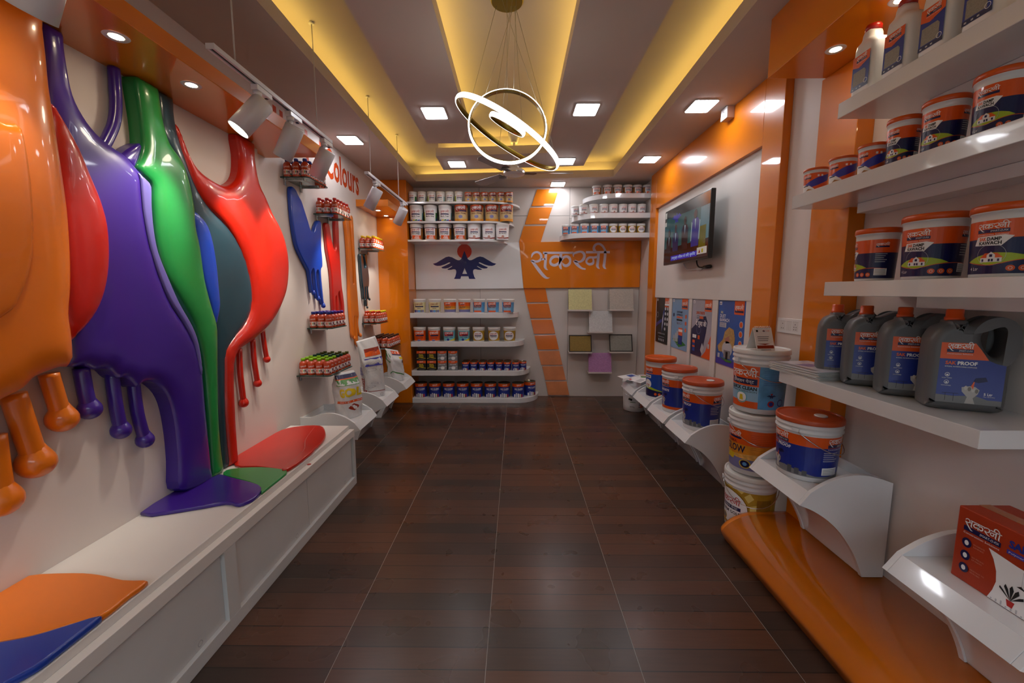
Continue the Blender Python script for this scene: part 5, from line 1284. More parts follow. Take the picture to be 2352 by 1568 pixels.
# --- white jugs with red caps
def jug_meshes():
    mb = MB(); W_, D_ = .055, .048
    secs = [(0, .92), (.006, 1), (.05, 1), (.15, 1), (.185, .97), (.205, .86), (.218, .66), (.226, .5), (.24, .48), (.252, .42)]
    n_ = 36; k0 = len(mb.v)
    for z, s__ in secs:
        for i in range(n_):
            a = 2 * PI * i / n_
            c, sn = math.cos(a), math.sin(a); e = 0.45 if s__ > 0.8 else 0.8
            off = -0.016 if s__ < 0.7 else (-0.006 if s__ < .9 else 0)
            mb.v.append((W_ * s__ * (abs(c) ** e) * (1 if c >= 0 else -1) + off, (D_ * s__ if s__ > .6 else D_ * min(1, s__ * 1.3)) * (abs(sn) ** e) * (1 if sn >= 0 else -1), z))
    for j in range(len(secs) - 1):
        for i in range(n_):
            i2 = (i + 1) % n_
            mb.f.append([j * n_ + i, j * n_ + i2, (j + 1) * n_ + i2, (j + 1) * n_ + i]); mb.m.append(0); mb.sm.append(True)
    mb.f.append(list(range(n_))[::-1]); mb.m.append(0); mb.sm.append(False)
    mb.f.append([(len(secs) - 1) * n_ + i for i in range(n_)]); mb.m.append(0); mb.sm.append(False)
    body = mb.mesh('body', M('jug_white', '#e2e0dc', 0.35))
    cap = MB().lathe([(.027, .25), (.027, .268), (.024, .274)], 24, 0, (-.016, 0, 0)).mesh('cap', M('cap_red', '#a81d10', 0.3))
    p = Print(); p.rect(-.042, .042, .03, .15, P_DEEP, 0); p.poly([(-.042, .122), (-.01, .112), (.042, .128), (.042, .16), (-.042, .16)], P_ORANGE, 1)
    lockup(p, -.022, .142, .05, P_WHITE); p.poly([(-.034, .046), (.028, .046), (.028, .09), (.02, .1), (-.034, .1)], M('print_stone', '#8d8676', 0.5, var=.2, vscale=300), 2); p.rect(-.042, .042, .03, .044, P_NAVY, 2)
    p.ring(.03, .05, .009, .0015, P_WHITE, 3, 14)
    for x in (-.035, -.015, .002): p.rect(x, x + .007, .034, .039, P_LGREY, 3)
    p.text('SAK', -.005, .112, .005, P_RED, 3); 
    lab = p.mesh('label', lambda a, b, e: Vector((a, -D_ - .0003 - e, b)), None, 0.0003)
    return body, cap, lab
jb, jc, jl = jug_meshes()
for i, y in enumerate((1.775, 1.63, 1.49, 1.35)):
    t = thing('white_jug', 'white jug with red cap on the uppermost shelf, %s from its far end' % ORD[i], 'jug', (1.425, y, 2.2303), 'white jugs with red caps', -1.6)
    for n_, me in (('body', jb), ('cap', jc), ('label', jl)): link(n_, me, t)

# --- brochures on the lowest shelf
PE = M('paper_edges', '#cfd0cf', 0.6)
for i in range(12):
    o = MB().box(-.105, .105, -.148, .148, 0, .0031)
    bx_ = o.build('brochure', PE if i < 11 else M('brochure_cover', '#cfccd4', 0.25), None, bevel=0.0005, label='pale brochure in the stack beside the jerrycans, %s from the shelf' % ORD[i], cat='brochure', group='brochures on the lowest shelf')
    bx_.location = (1.452 + random.uniform(-.005, .005), 2.0 + random.uniform(-.006, .006), 1.0505 + i * .0034); bx_.rotation_euler = (0, 0, 0.13 + random.uniform(-.03, .03))
p = Print(); p.poly([(-.1, .14), (-.1, -.12), (-.082, -.13), (-.06, .14)], P_GREY, 0); p.poly([(-.05, .05), (.03, .06), (.05, -.02), (-.04, -.02)], P_LILAC, 0); p.bird(.05, .1, .03, P_NAVY, P_RED, 1)
p.flat('cover_print', frame((0, 0, .0032), (1, 0, 0), (0, 1, 0)), bx_)

# --- red carton on the near stand
cz = ZBE + TRAY + .0005
t = thing('carton', 'red carton with white window picture on the near stand', 'carton', (0, 0, cz))
CART = M('carton_red', '#a8330d', 0.45, var=.06, vscale=20, bump=.03, bscale=300)
MB().box(1.372, 1.525, 0.945, 1.215, 0, .228).build('box', CART, t, bevel=0.003)
p = Print()
Lc = .27; hc_ = .228
lockup(p, .022, .178, .095, P_WHITE)
p.poly([(.09, .145), (.105, .12), (.115, .09), (.118, .06), (.112, .03), (.102, .002), (.268, .002), (.268, .128), (.16, .135)], P_WHITE, 1)
p.text('SAKCRETE', .135, .178, .02, P_DEEP, 2, 'L', bold=.04, width=.12); p.rect(.132, .262, .158, .17, P_INDIGO, 2); p.text('Polymer Modified Flexible', .137, .161, .005, P_WHITE, 3, 'L', width=.11)
for i, (w1, w2) in enumerate((('MODERATE', 'DAMPNESS'), ('NO PEELING', 'OF PAINTS'), ('RESISTANT TO', 'MICROBES'))):
    yy = .125 - .04 * i
    p.oval(.034, yy, .013, .015, P_NAVY, 2); p.oval(.034, yy, .006, .008, P_WHITE, 3, 10); p.text(w1, .052, yy + .003, .004, M('print_salmon', '#c98f78', 0.5), 2, 'L'); p.text(w2, .052, yy - .005, .004, M('print_salmon'), 2, 'L')
p.poly([(.15, .012), (.162, .012), (.166, .03), (.146, .03)], P_RED, 2)
for a in (-.9, -.45, 0, .45, .9): p.poly([(.156, .03), (.156 + .03 * math.sin(a) - .005, .03 + .035 * math.cos(a)), (.156 + .035 * math.sin(a), .03 + .045 * math.cos(a)), (.156 + .03 * math.sin(a) + .005, .03 + .033 * math.cos(a))], P_BLACK, 3)
p.rect(.175, .1755, .085, .128, P_GREY, 2); p.poly([(.165, .08), (.175, .087), (.186, .078)], P_BLACK, 3)
for i in range(12): p.rect(.11 + .012 * i, .114 + .012 * i, .004, .008 + .004 * (i % 3), P_LGREY, 2)
p.flat('print', frame((1.3718, 1.215, 0), (0, -1, 0), (0, 0, 1)), t)
MB().box(1.43, 1.465, 0.946, 1.214, .2283, .2288).build('tape', M('clear_tape', '#b06a45', 0.15), t)

# --- carton with leaflets on the far stand
t = thing('carton', 'small white carton of leaflets on the far stand', 'carton', (0, 0, TRAY + .0005))
MB().box(1.36, 1.60, 4.40, 4.70, 0, .085).build('box', M('carton_white', '#c9cbd0', 0.5), t, bevel=0.002)
Print().rect(.07, .17, .02, .055, P_RUST, 0).rect(.07, .17, .012, .02, P_NAVY, 0).flat('print', frame((1.36, 4.3995, 0), (1, 0, 0), (0, 0, 1)), t)
def leaflet(label, c, rx, ry, rz, w, l, prints):
    o = MB().box(-w / 2, w / 2, -l / 2, l / 2, 0, .0025).build('leaflet', PAPER, None, label=label, cat='leaflet', group='loose leaflets on the far stand')
    o.location = c; o.rotation_euler = (rx, ry, rz)
    p = Print(); prints(p); p.flat('print', frame((0, 0, .0026), (1, 0, 0), (0, 1, 0)), o)
zl = TRAY + .0865
leaflet('leaflet with red mark and grey lines lying over the far stand lip', (1.345, 4.47, zl + .004), 0, -.22, .5, .12, .2, lambda p: (p.rect(-.05, -.02, .06, .09, P_RED, 0), [p.rect(-.05, .04, -.02 - .014 * i, -.014 - .014 * i, P_GREY, 0) for i in range(5)]))
leaflet('leaflet with green picture on top of the leaflet carton', (1.47, 4.60, zl + .004), 0, 0, -.3, .15, .2, lambda p: (p.rect(-.05, .05, -.03, .05, P_GREEN, 0), p.rect(-.06, .06, .06, .08, P_ORANGE, 0)))
leaflet('folded leaflet with tan print on the leaflet carton', (1.54, 4.50, zl + .0005), 0, 0, .2, .11, .18, lambda p: (p.rect(-.05, .05, -.08, .02, P_TAN, 0), p.rect(-.05, .05, .03, .07, P_RUST, 0)))
leaflet('white leaflet sticking out over the white floor pail', (1.31, 4.73, zl - .012), 0.0, -.1, .25, .2, .15, lambda p: p.rect(.0, .08, -.05, .05, P_BLUE, 0))

# --- television
t = thing('television', 'black wall television showing four people on stage', 'television', (0, 0, 0))
y0, y1, z0, z1 = 3.31, 4.30, 1.717, 2.248
MB().box(1.512, 1.548, y0, y1, z0, z1).build('housing', BLACKP, t, bevel=0.004)
MB().box(1.548, 1.575, y0 + .12, y1 - .12, z0 + .03, z1 - .12).build('back_cover', BLACKP, t, bevel=0.01)
br = MB(); br.box(1.5755, 1.6515, 3.6, 4.0, 1.9, 2.06); br.build('wall_bracket', M('bracket_black', '#222222', 0.5), t)
w, h = y1 - y0 - .02, z1 - z0 - .026
def tv(name, hx='#c9c9c0', s=0.35):
    return M('tv_' + name, hx, 0.12, emit=hx, strength=s * 0.4)
p = Print()
p.rect(0, w, 0, h, tv('teal', '#2b5355'), 0); p.rect(0, w, 0, h * .28, tv('stage', '#2a1512'), 1); p.poly([(0, h), (w, h), (w, h * .8), (0, h * .86)], tv('dark', '#1a2122', .2), 1); p.rect(w * .84, w, h * .28, h * .8, tv('pane', '#4c7580'), 1); p.rect(w * .82, w * .95, h * .1, h * .5, tv('ochre', '#5b5a14'), 2)
p.raw([(.31 * w + a * .22 * w, h * .72 + b * .22 * w) for a, b in BIRD[0]], BIRD[1], tv('violet', '#3a36a0'), 2)
for cx, hh, jm, kk in ((.13, .62, tv('coat1', '#2c2327'), .9), (.3, .66, tv('coat2', '#22284f'), 1.0), (.52, .74, tv('coat3', '#2f1f22'), 1.0), (.74, .78, tv('coat4', '#33307c'), 1.15)):
    cx *= w; kk *= .05 * w
    p.poly([(cx - kk * 1.3, h * .2), (cx - kk * 1.5, h * (hh - .2)), (cx - kk * .8, h * (hh - .12)), (cx + kk * .8, h * (hh - .12)), (cx + kk * 1.5, h * (hh - .2)), (cx + kk * 1.3, h * .2)], jm, 3)
    p.oval(cx, h * (hh - .05), kk * .6, h * .075, tv('skin', '#3d2a26'), 4); p.poly([(cx - kk * .25, h * (hh - .13)), (cx + kk * .25, h * (hh - .13)), (cx, h * (hh - .3))], tv('shirt', '#93a8b4'), 4)
for x in (.66, .82): p.poly([(x * w, h * .62), ((x + .02) * w, h * .6), ((x + .01) * w, h * .3), ((x - .01) * w, h * .3)], tv('sleeve', '#86a3a8'), 4)
p.rect(w * .2, w * .8, h * .03, h * .12, tv('ticker', '#3324a0', .6), 5); p.text('उपमुख्य निवास के लिए सुविधा', w * .22, h * .055, h * .045, tv('white', '#a8c8e8', .8), 6, 'L', width=w * .55)
p.rect(w * .8, w * .985, h * .05, h * .16, tv('sticker', '#c9c9c0', .3), 6); p.poly([(w * .83, h * .07), (w * .85, h * .13), (w * .87, h * .07)], tv('stickred', '#9a3a20', .3), 7); p.rect(w * .89, w * .92, h * .07, h * .13, tv('stickyel', '#a8a020', .3), 7)
p.rect(.01 * w, .05 * w, h * .72, h * .98, tv('sticker'), 5); p.rect(.01 * w, .05 * w, h * .8, h * .87, P_BLACK, 6)
p.ring(w * .93, h * .25, h * .035, h * .008, tv('grey', '#6d6d6d', .3), 5)
p.flat('screen', frame((1.5115, y1 - .01, z0 + .016), (0, -1, 0), (0, 0, 1)), t)
t2 = thing('power_cable', 'black and white cable plugs hanging below the television', 'cable', (0, 0, 0))
MB().tube(smooth_open([(1.60, 3.72, 1.76), (1.6, 3.71, 1.70), (1.61, 3.68, 1.665), (1.63, 3.60, 1.66)], 4), .006, 8).build('black_lead', BLACKP, t2)
MB().tube([(1.625, 3.62, 1.66), (1.63, 3.52, 1.662)], .016, 10).build('black_plug', BLACKP, t2)
MB().tube(smooth_open([(1.62, 4.05, 1.72), (1.63, 3.98, 1.66), (1.635, 3.75, 1.655)], 4), .005, 8).build('white_lead', WHITEP, t2)
MB().tube([(1.635, 3.78, 1.655), (1.64, 3.70, 1.655)], .013, 10).build('white_plug', WHITEP, t2)

# --- posters
XPO = XR - .0065
def poster(label, y1, y0, z0, z1, base, art):
    t = thing('poster', label, 'poster', (XPO, y1, z0), 'product posters below the television')
    W_, H_ = y1 - y0, z1 - z0
    MB().box(0, .0055, -W_, 0, 0, H_).build('sheet', base, t)
    p = Print(); art(p, W_, H_); p.flat('print', frame((-.0002, 0, 0), (0, -1, 0), (0, 0, 1)), t)
def plogo(p, W, H, x0=.62):
    p.rect(W * x0, W * (x0 + .33), H * .8, H, P_ORANGE, 1); p.logo(W * (x0 + .02), H * .875, W * .29, P_WHITE, 2); p.rect(W * (x0 + .02), W * (x0 + .31), H * .83, H * .86, P_NAVY, 2)
    p.rect(W * .04, W * .13, H * .93, H * .98, P_WHITE, 1); p.bird(W * .085, H * .938, W * .07, P_NAVY, P_NAVY, 2)
def a1(p, W, H):
    plogo(p, W, H, .66); p.rect(W * .66, W * .98, H * .84, H * .875, P_WHITE, 3)
    p.poly([(W * .5, H * .22), (W * .62, H * .55), (W * .66, H * .8), (W * .55, H * .7), (W * .47, H * .45)], P_DEEP, 1); p.poly([(W * .5, H * .28), (W * .58, H * .5), (W * .58, H * .68), (W * .5, H * .55)], P_LGREY, 2); p.poly([(0, H * .42), (W * .45, H * .54), (W * .5, H * .48), (W * .2, H * .4), (0, H * .33)], P_DEEP, 1)
    for i in range(9): p.oval(W * (.72 if i % 2 == 0 else .88), H * (.77 - .11 * (i // 2)), W * .055, H * .035, P_LGREY, 2, 12)
    p.text('SUPERGUARD', W * .2, H * .2, H * .03, P_LGREY, 2, 'L', width=W * .55); p.text('EXTERIOR EMULSION', W * .25, H * .13, H * .02, P_LGREY, 2, 'L', width=W * .45)
    for i in range(4): p.rect(W * (.27 + .12 * i), W * (.32 + .12 * i), H * .05, H * .1, P_LGREY, 2)
    p.ring(W * .12, H * .62, W * .08, W * .012, P_LGREY, 2)
def a2(p, W, H):
    plogo(p, W, H, .58); p.text('SAKDAMP', W * .3, H * .72, H * .035, P_NAVY, 2, 'L', bold=.03, width=W * .34); p.text('KAWACH', W * .3, H * .665, H * .035, P_NAVY, 2, 'L', bold=.03, width=W * .34); p.rect(W * .3, W * .65, H * .615, H * .65, P_ORANGE, 1); p.rect(W * .3, W * .64, H * .56, H * .595, P_BLACK, 1); p.text('10 X 2', W * .33, H * .49, H * .05, P_RUST, 2, 'L', width=W * .26)
    p.poly([(W * .08, H * .18), (W * .5, H * .04), (W * .9, H * .12), (W * .5, H * .22)], P_GREEN, 1)
    for i, x in enumerate((.15, .25, .34)): p.rect(W * x, W * (x + .07), H * .14, H * (.26 + .05 * i), P_LGREY, 2)
    p.rect(W * .45, W * .68, H * .1, H * .42, P_DEEP, 2); p.rect(W * .45, W * .68, H * .28, H * .35, P_ORANGE, 3); p.rect(W * .45, W * .68, H * .35, H * .40, P_WHITE, 3); p.rect(W * .45, W * .68, H * .40, H * .43, P_ORANGE, 4)
    for i in range(3): p.oval(W * .84, H * (.66 - .13 * i), W * .05, H * .04, P_ORANGE, 2, 12)
    p.oval(W * .12, H * .67, W * .05, H * .04, P_NAVY, 2, 12); p.ring(W * .42, H * .38, W * .34, W * .006, P_LGREY, 2, 24)
def a3(p, W, H):
    plogo(p, W, H, .62); p.poly([(0, 0), (W * .55, 0), (W * .62, H * .15), (W * .74, H * .45), (W * .78, H * .62), (W * .7, H * .72), (W * .45, H * .7), (W * .2, H * .55), (0, H * .46)], P_NAVY, 1)
    p.poly([(W * .55, 0), (W, 0), (W, H * .45), (W * .75, H * .12)], P_ORANGE, 2); p.text('SAKCRETE', W * .22, H * .745, H * .045, P_ORANGE, 3, 'L', bold=.03, width=W * .42)
    p.rect(W * .26, W * .38, H * .67, H * .715, P_NAVY, 3); p.text('SRB', W * .27, H * .68, H * .03, P_WHITE, 4, 'L', width=W * .1); p.rect(W * .4, W * .58, H * .665, H * .71, P_ORANGE, 3); p.text('दे घुमा के!', W * .22, H * .54, H * .08, P_WHITE, 3, 'L', bold=.02, width=W * .52)
    p.ring(W * .38, H * .48, W * .11, W * .01, P_LILAC, 3); p.rect(W * .08, W * .28, H * .31, H * .37, P_WHITE, 3); p.rect(W * .35, W * .45, H * .3, H * .37, P_ORANGE, 3); p.rect(W * .09, W * .22, H * .07, H * .27, P_BLUE, 3); p.rect(W * .09, W * .22, H * .22, H * .27, P_ORANGE, 4); p.rect(W * .09, W * .22, H * .14, H * .17, P_ORANGE, 4)
    p.poly([(W * .58, H * .25), (W * .68, H * .17), (W * .6, H * .05), (W * .5, H * .12)], P_LGREY, 3); p.rect(W * .84, W * .92, H * .18, H * .26, P_LGREY, 3)
    for i in range(4): p.ring(W * .5, H * .62, W * (.5 + .06 * i), W * .02, P_LGREY, 0, 40) if False else None
def a4(p, W, H):
    plogo(p, W, H, .6); p.rect(0, W, 0, H * .1, P_INDIGO, 1); p.text('SAK', W * .1, H * .8, H * .035, P_CREAM, 2, 'L', bold=.03, width=W * .1); p.text('DUST', W * .08, H * .735, H * .05, P_WHITE, 2, 'L', bold=.02, width=W * .22); p.text('KAWACH', W * .08, H * .675, H * .05, P_WHITE, 2, 'L', bold=.02, width=W * .36); p.rect(W * .08, W * .34, H * .585, H * .66, P_LGREY, 2); p.text('EXTERIOR', W * .1, H * .63, H * .02, P_INDIGO, 3, 'L', width=W * .2); p.text('EMULSION', W * .1, H * .6, H * .02, P_INDIGO, 3, 'L', width=W * .2)
    p.poly([(W * .05, H * .28), (W * .25, H * .4), (W * .3, H * .52), (W * .45, H * .6), (W * .62, H * .57), (W * .68, H * .45), (W * .66, H * .3), (W * .5, H * .25), (W * .3, H * .2), (W * .1, H * .2)], P_HAIR, 2); p.poly([(W * .32, H * .42), (W * .48, H * .47), (W * .5, H * .36), (W * .36, H * .34)], M('print_pinkish', '#a8705f', 0.5), 3)
    p.oval(W * .42, H * .26, W * .19, H * .12, P_LGREY, 3, 20); p.rect(W * .3, W * .55, H * .12, H * .24, P_GREY, 4); p.rect(W * .38, W * .46, H * .1, H * .22, P_BLACK, 5); p.poly([(W * .16, H * .12), (W * .4, H * .06), (W * .62, H * .07), (W * .6, H * .1), (W * .35, H * .1)], P_GREEN, 4)
    for i in range(3): p.oval(W * .86, H * (.66 - .14 * i), W * .065, H * .05, P_LGREY, 2, 16); p.oval(W * .86, H * (.66 - .14 * i), W * .05, H * .038, P_ORANGE, 3, 16)
    p.rect(W * .07, W * .15, H * .1, H * .17, P_LGREY, 2)
poster('black poster with blue hand and white dots under the television', 4.89, 4.482, .868, 1.382, M('poster_black', '#131416', 0.3), a1)
poster('pale blue poster with navy pail and green lawn', 4.398, 3.968, .868, 1.382, M('poster_pale_blue', '#7fa3c9', 0.3, var=.12, vscale=3), a2)
poster('grey and navy poster with orange corner', 3.898, 3.492, .868, 1.382, M('poster_grey', '#a9a7b4', 0.3, var=.1, vscale=6), a3)
poster('blue poster with shaggy hair and small house beside the stacked pails', 3.398, 2.987, .868, 1.382, M('poster_blue', '#2f5fb0', 0.3, var=.2, vscale=2.5), a4)

# --- sockets
t = thing('wall_socket', 'white wall socket plate with two outlets beside the orange strip', 'socket', (XR - .0005, 2.62, 1.198))
MB().box(-.012, 0, -.232, 0, 0, .092).build('plate', WHITEP, t, bevel=0.004)
p = Print()
for x in (.03, .088, .146): p.rect(x, x + .05, .018, .074, M('socket_face', '#d2d0ce', .4), 0); p.rect(x, x + .05, .0735, .0745, P_GREY, 1)
for x, y in ((.045, .03), (.063, .03), (.054, .058), (.161, .028), (.179, .028), (.161, .042), (.179, .042), (.17, .058)): p.oval(x, y, .0032, .0032, P_BLACK, 1, 8)
p.rect(.112, .1125, .02, .072, P_GREY, 1)
p.flat('face', frame((-.0121, 0, 0), (0, -1, 0), (0, 0, 1)), t)
t = thing('wall_socket', 'small white socket box high on the orange portal under the ceiling', 'socket', (XP - .0005, 3.34, 2.735))
MB().box(-.05, 0, -.095, 0, 0, .083).build('box', M('box_beige', '#b59c8c', .5), t, bevel=0.002); MB().box(-.058, -.0502, -.095, 0, 0, .083).build('plate', WHITEP, t, bevel=0.004)
p = Print()
for x, y in ((.04, .03), (.056, .03), (.048, .054)): p.oval(x, y, .0035, .005, P_BLACK, 0, 8)
p.flat('face', frame((-.0581, 0, 0), (0, -1, 0), (0, 0, 1)), t)

# ================================================================== PRODUCTS ON THE FAR SHELVES
def tin_meshes(R, H, design):
    body = MB().lathe([(R * .97, 0), (R, .01 * H), (R, .985 * H), (R * 1.02, .99 * H), (R * 1.02, H), (R * .95, H), (R * .94, .96 * H), (R * .8, .955 * H)], 48, cap1=False).mesh('body', TINM)
    lid = MB().lathe([(R * .8, .955 * H), (R * .78, .975 * H), (R * .7, .975 * H), (R * .68, .955 * H), (0.001, .955 * H)], 32, cap0=False, cap1=False).mesh('lid', TINM)
    p = Print(); W = 2 * PI * R * .999; design(p, W, .95 * H, True)
    lab = p.mesh('label', wrap(R, R, .02 * H, .97 * H, R * .004), W / 44, .0003)
    return (('body', body), ('lid', lid), ('label', lab))
_tm = {}
def tin(label, x, y, z, R, H, design, group, rz=0.0, name='paint_tin'):
    key = (round(R, 4), round(H, 4), design.__name__)
    if key not in _tm: _tm[key] = tin_meshes(R, H, design)
    t = thing(name, label, 'tin', (x, y, z), group, rz)
    for n, me in _tm[key]: link(n, me, t)
    return t
YI = 5.37
def xat(u, v=500, Y=YI): return on_y(u, v, Y).x
# uppermost shelf: six white pails, six tan tins
top1 = [948, 969, 991, 1012.5, 1033, 1054]
for i, u in enumerate(top1):
    pail('small white colour-band pail on the uppermost far shelf, %s from the pillar' % ORD[i], xat(u, 450), YI, 2.5625, .053, .135, d_magic2 if i in (0, 2, 5) else d_magic, LIDW, 'small', .0 + .25 * ((i * 7) % 3 - 1), 'small pails on the uppermost far shelf', lo=True)
for i, u in enumerate([1076, 1094.5, 1113, 1132, 1151, 1169]):
    tin('small tan primer tin on the uppermost far shelf, %s after the white pails' % ORD[i], xat(u, 450), YI, 2.5625, .049, .128, d_prime, 'small tan primer tins', .05 * (i % 3))
for i, u in enumerate([956.5, 989, 1022.5]):
    pail('white colour-band pail on the second far shelf, %s from the pillar' % ORD[i], xat(u, 490), YI, 2.3255, .086, .205, d_magic2 if i == 1 else d_magic, LIDW, 'small', .05, 'white pails on the second far shelf', lo=True)
for i, u in enumerate([1059.5, 1095.5, 1130, 1163]):
    tin('large tan primer tin on the second far shelf, %s after the white pails' % ORD[i], xat(u, 490), YI, 2.3255, .083, .208, d_prime, 'large tan primer tins', .0)
for i, u in enumerate([957, 989.5, 1022, 1056.5]):
    pail('wood primer pail with orange patch above the emblem board, %s from the pillar' % ORD[i], xat(u, 530), YI, 2.0985, .087, .2, d_wood, LIDW, 'small', .08, 'wood primer pails', lo=True)
for i, u in enumerate([1089, 1122.5, 1154]):
    pail('white pail with dark red wave above the emblem board, %s after the wood primer' % ORD[i], xat(u, 530), YI - (.01 if i == 2 else 0), 2.0985, .087, .205, d_protect, LIDW, 'small', .1, 'white pails with a dark red wave', lo=True)
# shelves below the emblem board
for i, (u, d, w) in enumerate([(964, d_nadha, 'cream'), (999, d_nadha, 'cream'), (1034, d_glow, 'sunset orange'), (1067, d_glow, 'sunset orange'), (1100, d_quick, 'sky blue'), (1132.5, d_quick, 'sky blue'), (1167, d_quick, 'sky blue')]):
    pail('%s pail with white lid directly below the emblem board, %s from the pillar' % (w, ORD[i]), xat(u, 700), YI - .01, 1.1825, .083, .175, d, LIDW, 'small', .12 if i < 4 else .2, 'pails on the shelf below the emblem board', lo=True)
for i, (u, d, w) in enumerate([(965, d_charm, 'orange'), (998, d_charm, 'orange'), (1032.5, d_fairy, 'pale turquoise'), (1066, d_fairy, 'pale turquoise'), (1100, d_gold, 'gold'), (1135, d_gold, 'gold'), (1170.5, d_gold, 'gold')]):
    pail('%s pail with white lid two shelves below the emblem board, %s from the pillar' % (w, ORD[i]), xat(u, 770), YI - .01, .8115, .083, .182, d, LIDW, 'small', .1, 'pails two shelves below the emblem board', lo=True)
# small boxes, two high and four wide
def box_art(gold):
    p = Print()
    w, h = .118, .128
    if gold:
        p.rect(-w / 2, w / 2, 0, h, P_BLACK, 0); p.rect(-w / 2, w / 2, h * .74, h, P_ORANGE, 1); p.logo(-.022, h * .84, .045, P_WHITE, 2, True); p.text('PEARL', -.03, h * .52, h * .14, P_YELLOW, 2, 'L', bold=.03, width=.06); p.text('GOLD', -.03, h * .35, h * .14, P_YELLOW, 2, 'L', bold=.03, width=.06)
        p.poly([(-w / 2, h * .2), (-.02, h * .3), (w / 2, h * .22), (w / 2, h * .27), (0, h * .33), (-w / 2, h * .26)], P_YELLOW, 1); p.text('GOLD METALLIC', -.03, h * .1, h * .05, P_LGREY, 2, 'L', width=.07)
    else:
        p.rect(-w / 2, w / 2, 0, h, P_GREY, 0); p.poly([(-w / 2, h), (-w / 2, h * .82), (-.02, h * .72), (.02, h * .72), (w / 2, h * .82), (w / 2, h)], P_ORANGE, 1); p.logo(-.022, h * .84, .045, P_WHITE, 2, True); p.text('PEARL SILVER', 0, h * .58, h * .07, P_WHITE, 2, 'C', bold=.03, width=.08)
        p.oval(.005, h * .26, .025, h * .16, P_WHITE, 2, 16); p.ring(.005, h * .26, .028, .002, P_LGREY, 3, 16); p.poly([(-w / 2, h * .3), (w / 2, h * .45), (w / 2, h * .4), (-w / 2, h * .2)], P_LGREY, 1)
    return p.mesh('print', lambda a, b, e: Vector((a, -.0552 - e, b)), None, .0003)
bx_me = {g: (MB().box(-.0595, .0595, -.055, .055, 0, .128).mesh('box', M('box_black' if g else 'box_grey', '#1d1a17' if g else '#6d6f72', .45)), box_art(g)) for g in (True, False)}
for r in range(2):
    for c, u in enumerate([969.5, 993, 1017, 1041.5]):
        g = c < 2
        t = thing('small_box', '%s small box, %s from the pillar in the %s row' % ('black and yellow' if g else 'grey and white', ORD[c], ('lower', 'upper')[r]), 'box', (xat(u, 840, 5.33), 5.345, .4295 + r * .1285), 'small boxes on the far shelf')
        link('box', bx_me[g][0], t); link('print', bx_me[g][1], t)
for i, u in enumerate([1069.5, 1088, 1108, 1127, 1146, 1164.5, 1184.5, 1201]):
    tin('small blue tin with orange band beside the boxes, front row, %s from the boxes' % ORD[i], xat(u, 840, 5.33), 5.335 + (.05 if i == 7 else 0), .4295, .0475, .112, d_classic, 'small blue tins beside the boxes', .1)
for i, u in enumerate([1072, 1091, 1110, 1129.5, 1148, 1166.5, 1185.5]):
    tin('small blue tin with orange band beside the boxes, back row, %s from the boxes' % ORD[i], xat(u, 835, 5.45), 5.45, .4295, .0475, .112, d_classic, 'small blue tins beside the boxes', .1)
for i, u in enumerate([967.5, 999.5, 1031, 1063, 1095, 1126.5, 1158, 1190, 1217]):
    tin('large blue tin with orange band on the floor shelf, %s from the pillar' % ORD[i], xat(u, 895, 5.37), 5.37 + (.10 if i == 8 else 0), .0665, .079, .188, d_classic, 'large blue tins on the floor shelf', .12 if i < 8 else .45)
# corner shelves
for i, u in enumerate([1485.5, 1463, 1441, 1418, 1395, 1371.5]):
    pail('small wood primer pail on the uppermost corner shelf, %s from the corner' % ORD[i], xat(u, 440), YI + (.03 if i == 5 else 0), 2.6575, .058, .115, d_wood, LIDW, 'small', .3 - .1 * i, 'small wood primer pails', lo=True)
for i, u in enumerate([1473, 1451.5, 1430.5, 1408.5, 1386.5, 1363.5, 1341, 1324.5]):
    pail('small plain white pail on the middle corner shelf, %s from the corner' % ORD[i], xat(u, 480), YI + (0, 0, 0, 0, 0, 0, .04, .115)[i], 2.4235, .056, .118, d_protect, LIDW, 'small', .1, 'small white pails on the middle corner shelf', lo=True)
for i, u in enumerate([1471.5, 1450.5, 1429.5, 1408, 1386.5, 1365.5, 1343, 1320.5, 1302]):
    pail('small %s pail on the lowest corner shelf, %s from the corner' % ('gold' if i < 4 else 'blue', ORD[i]), xat(u, 530), YI + (0, 0, 0, 0, 0, 0, 0, .03, .09)[i], 2.1835, .055, .118, d_gold if i < 4 else d_quick, LIDW, 'small', .1, 'small pails on the lowest corner shelf', lo=True)

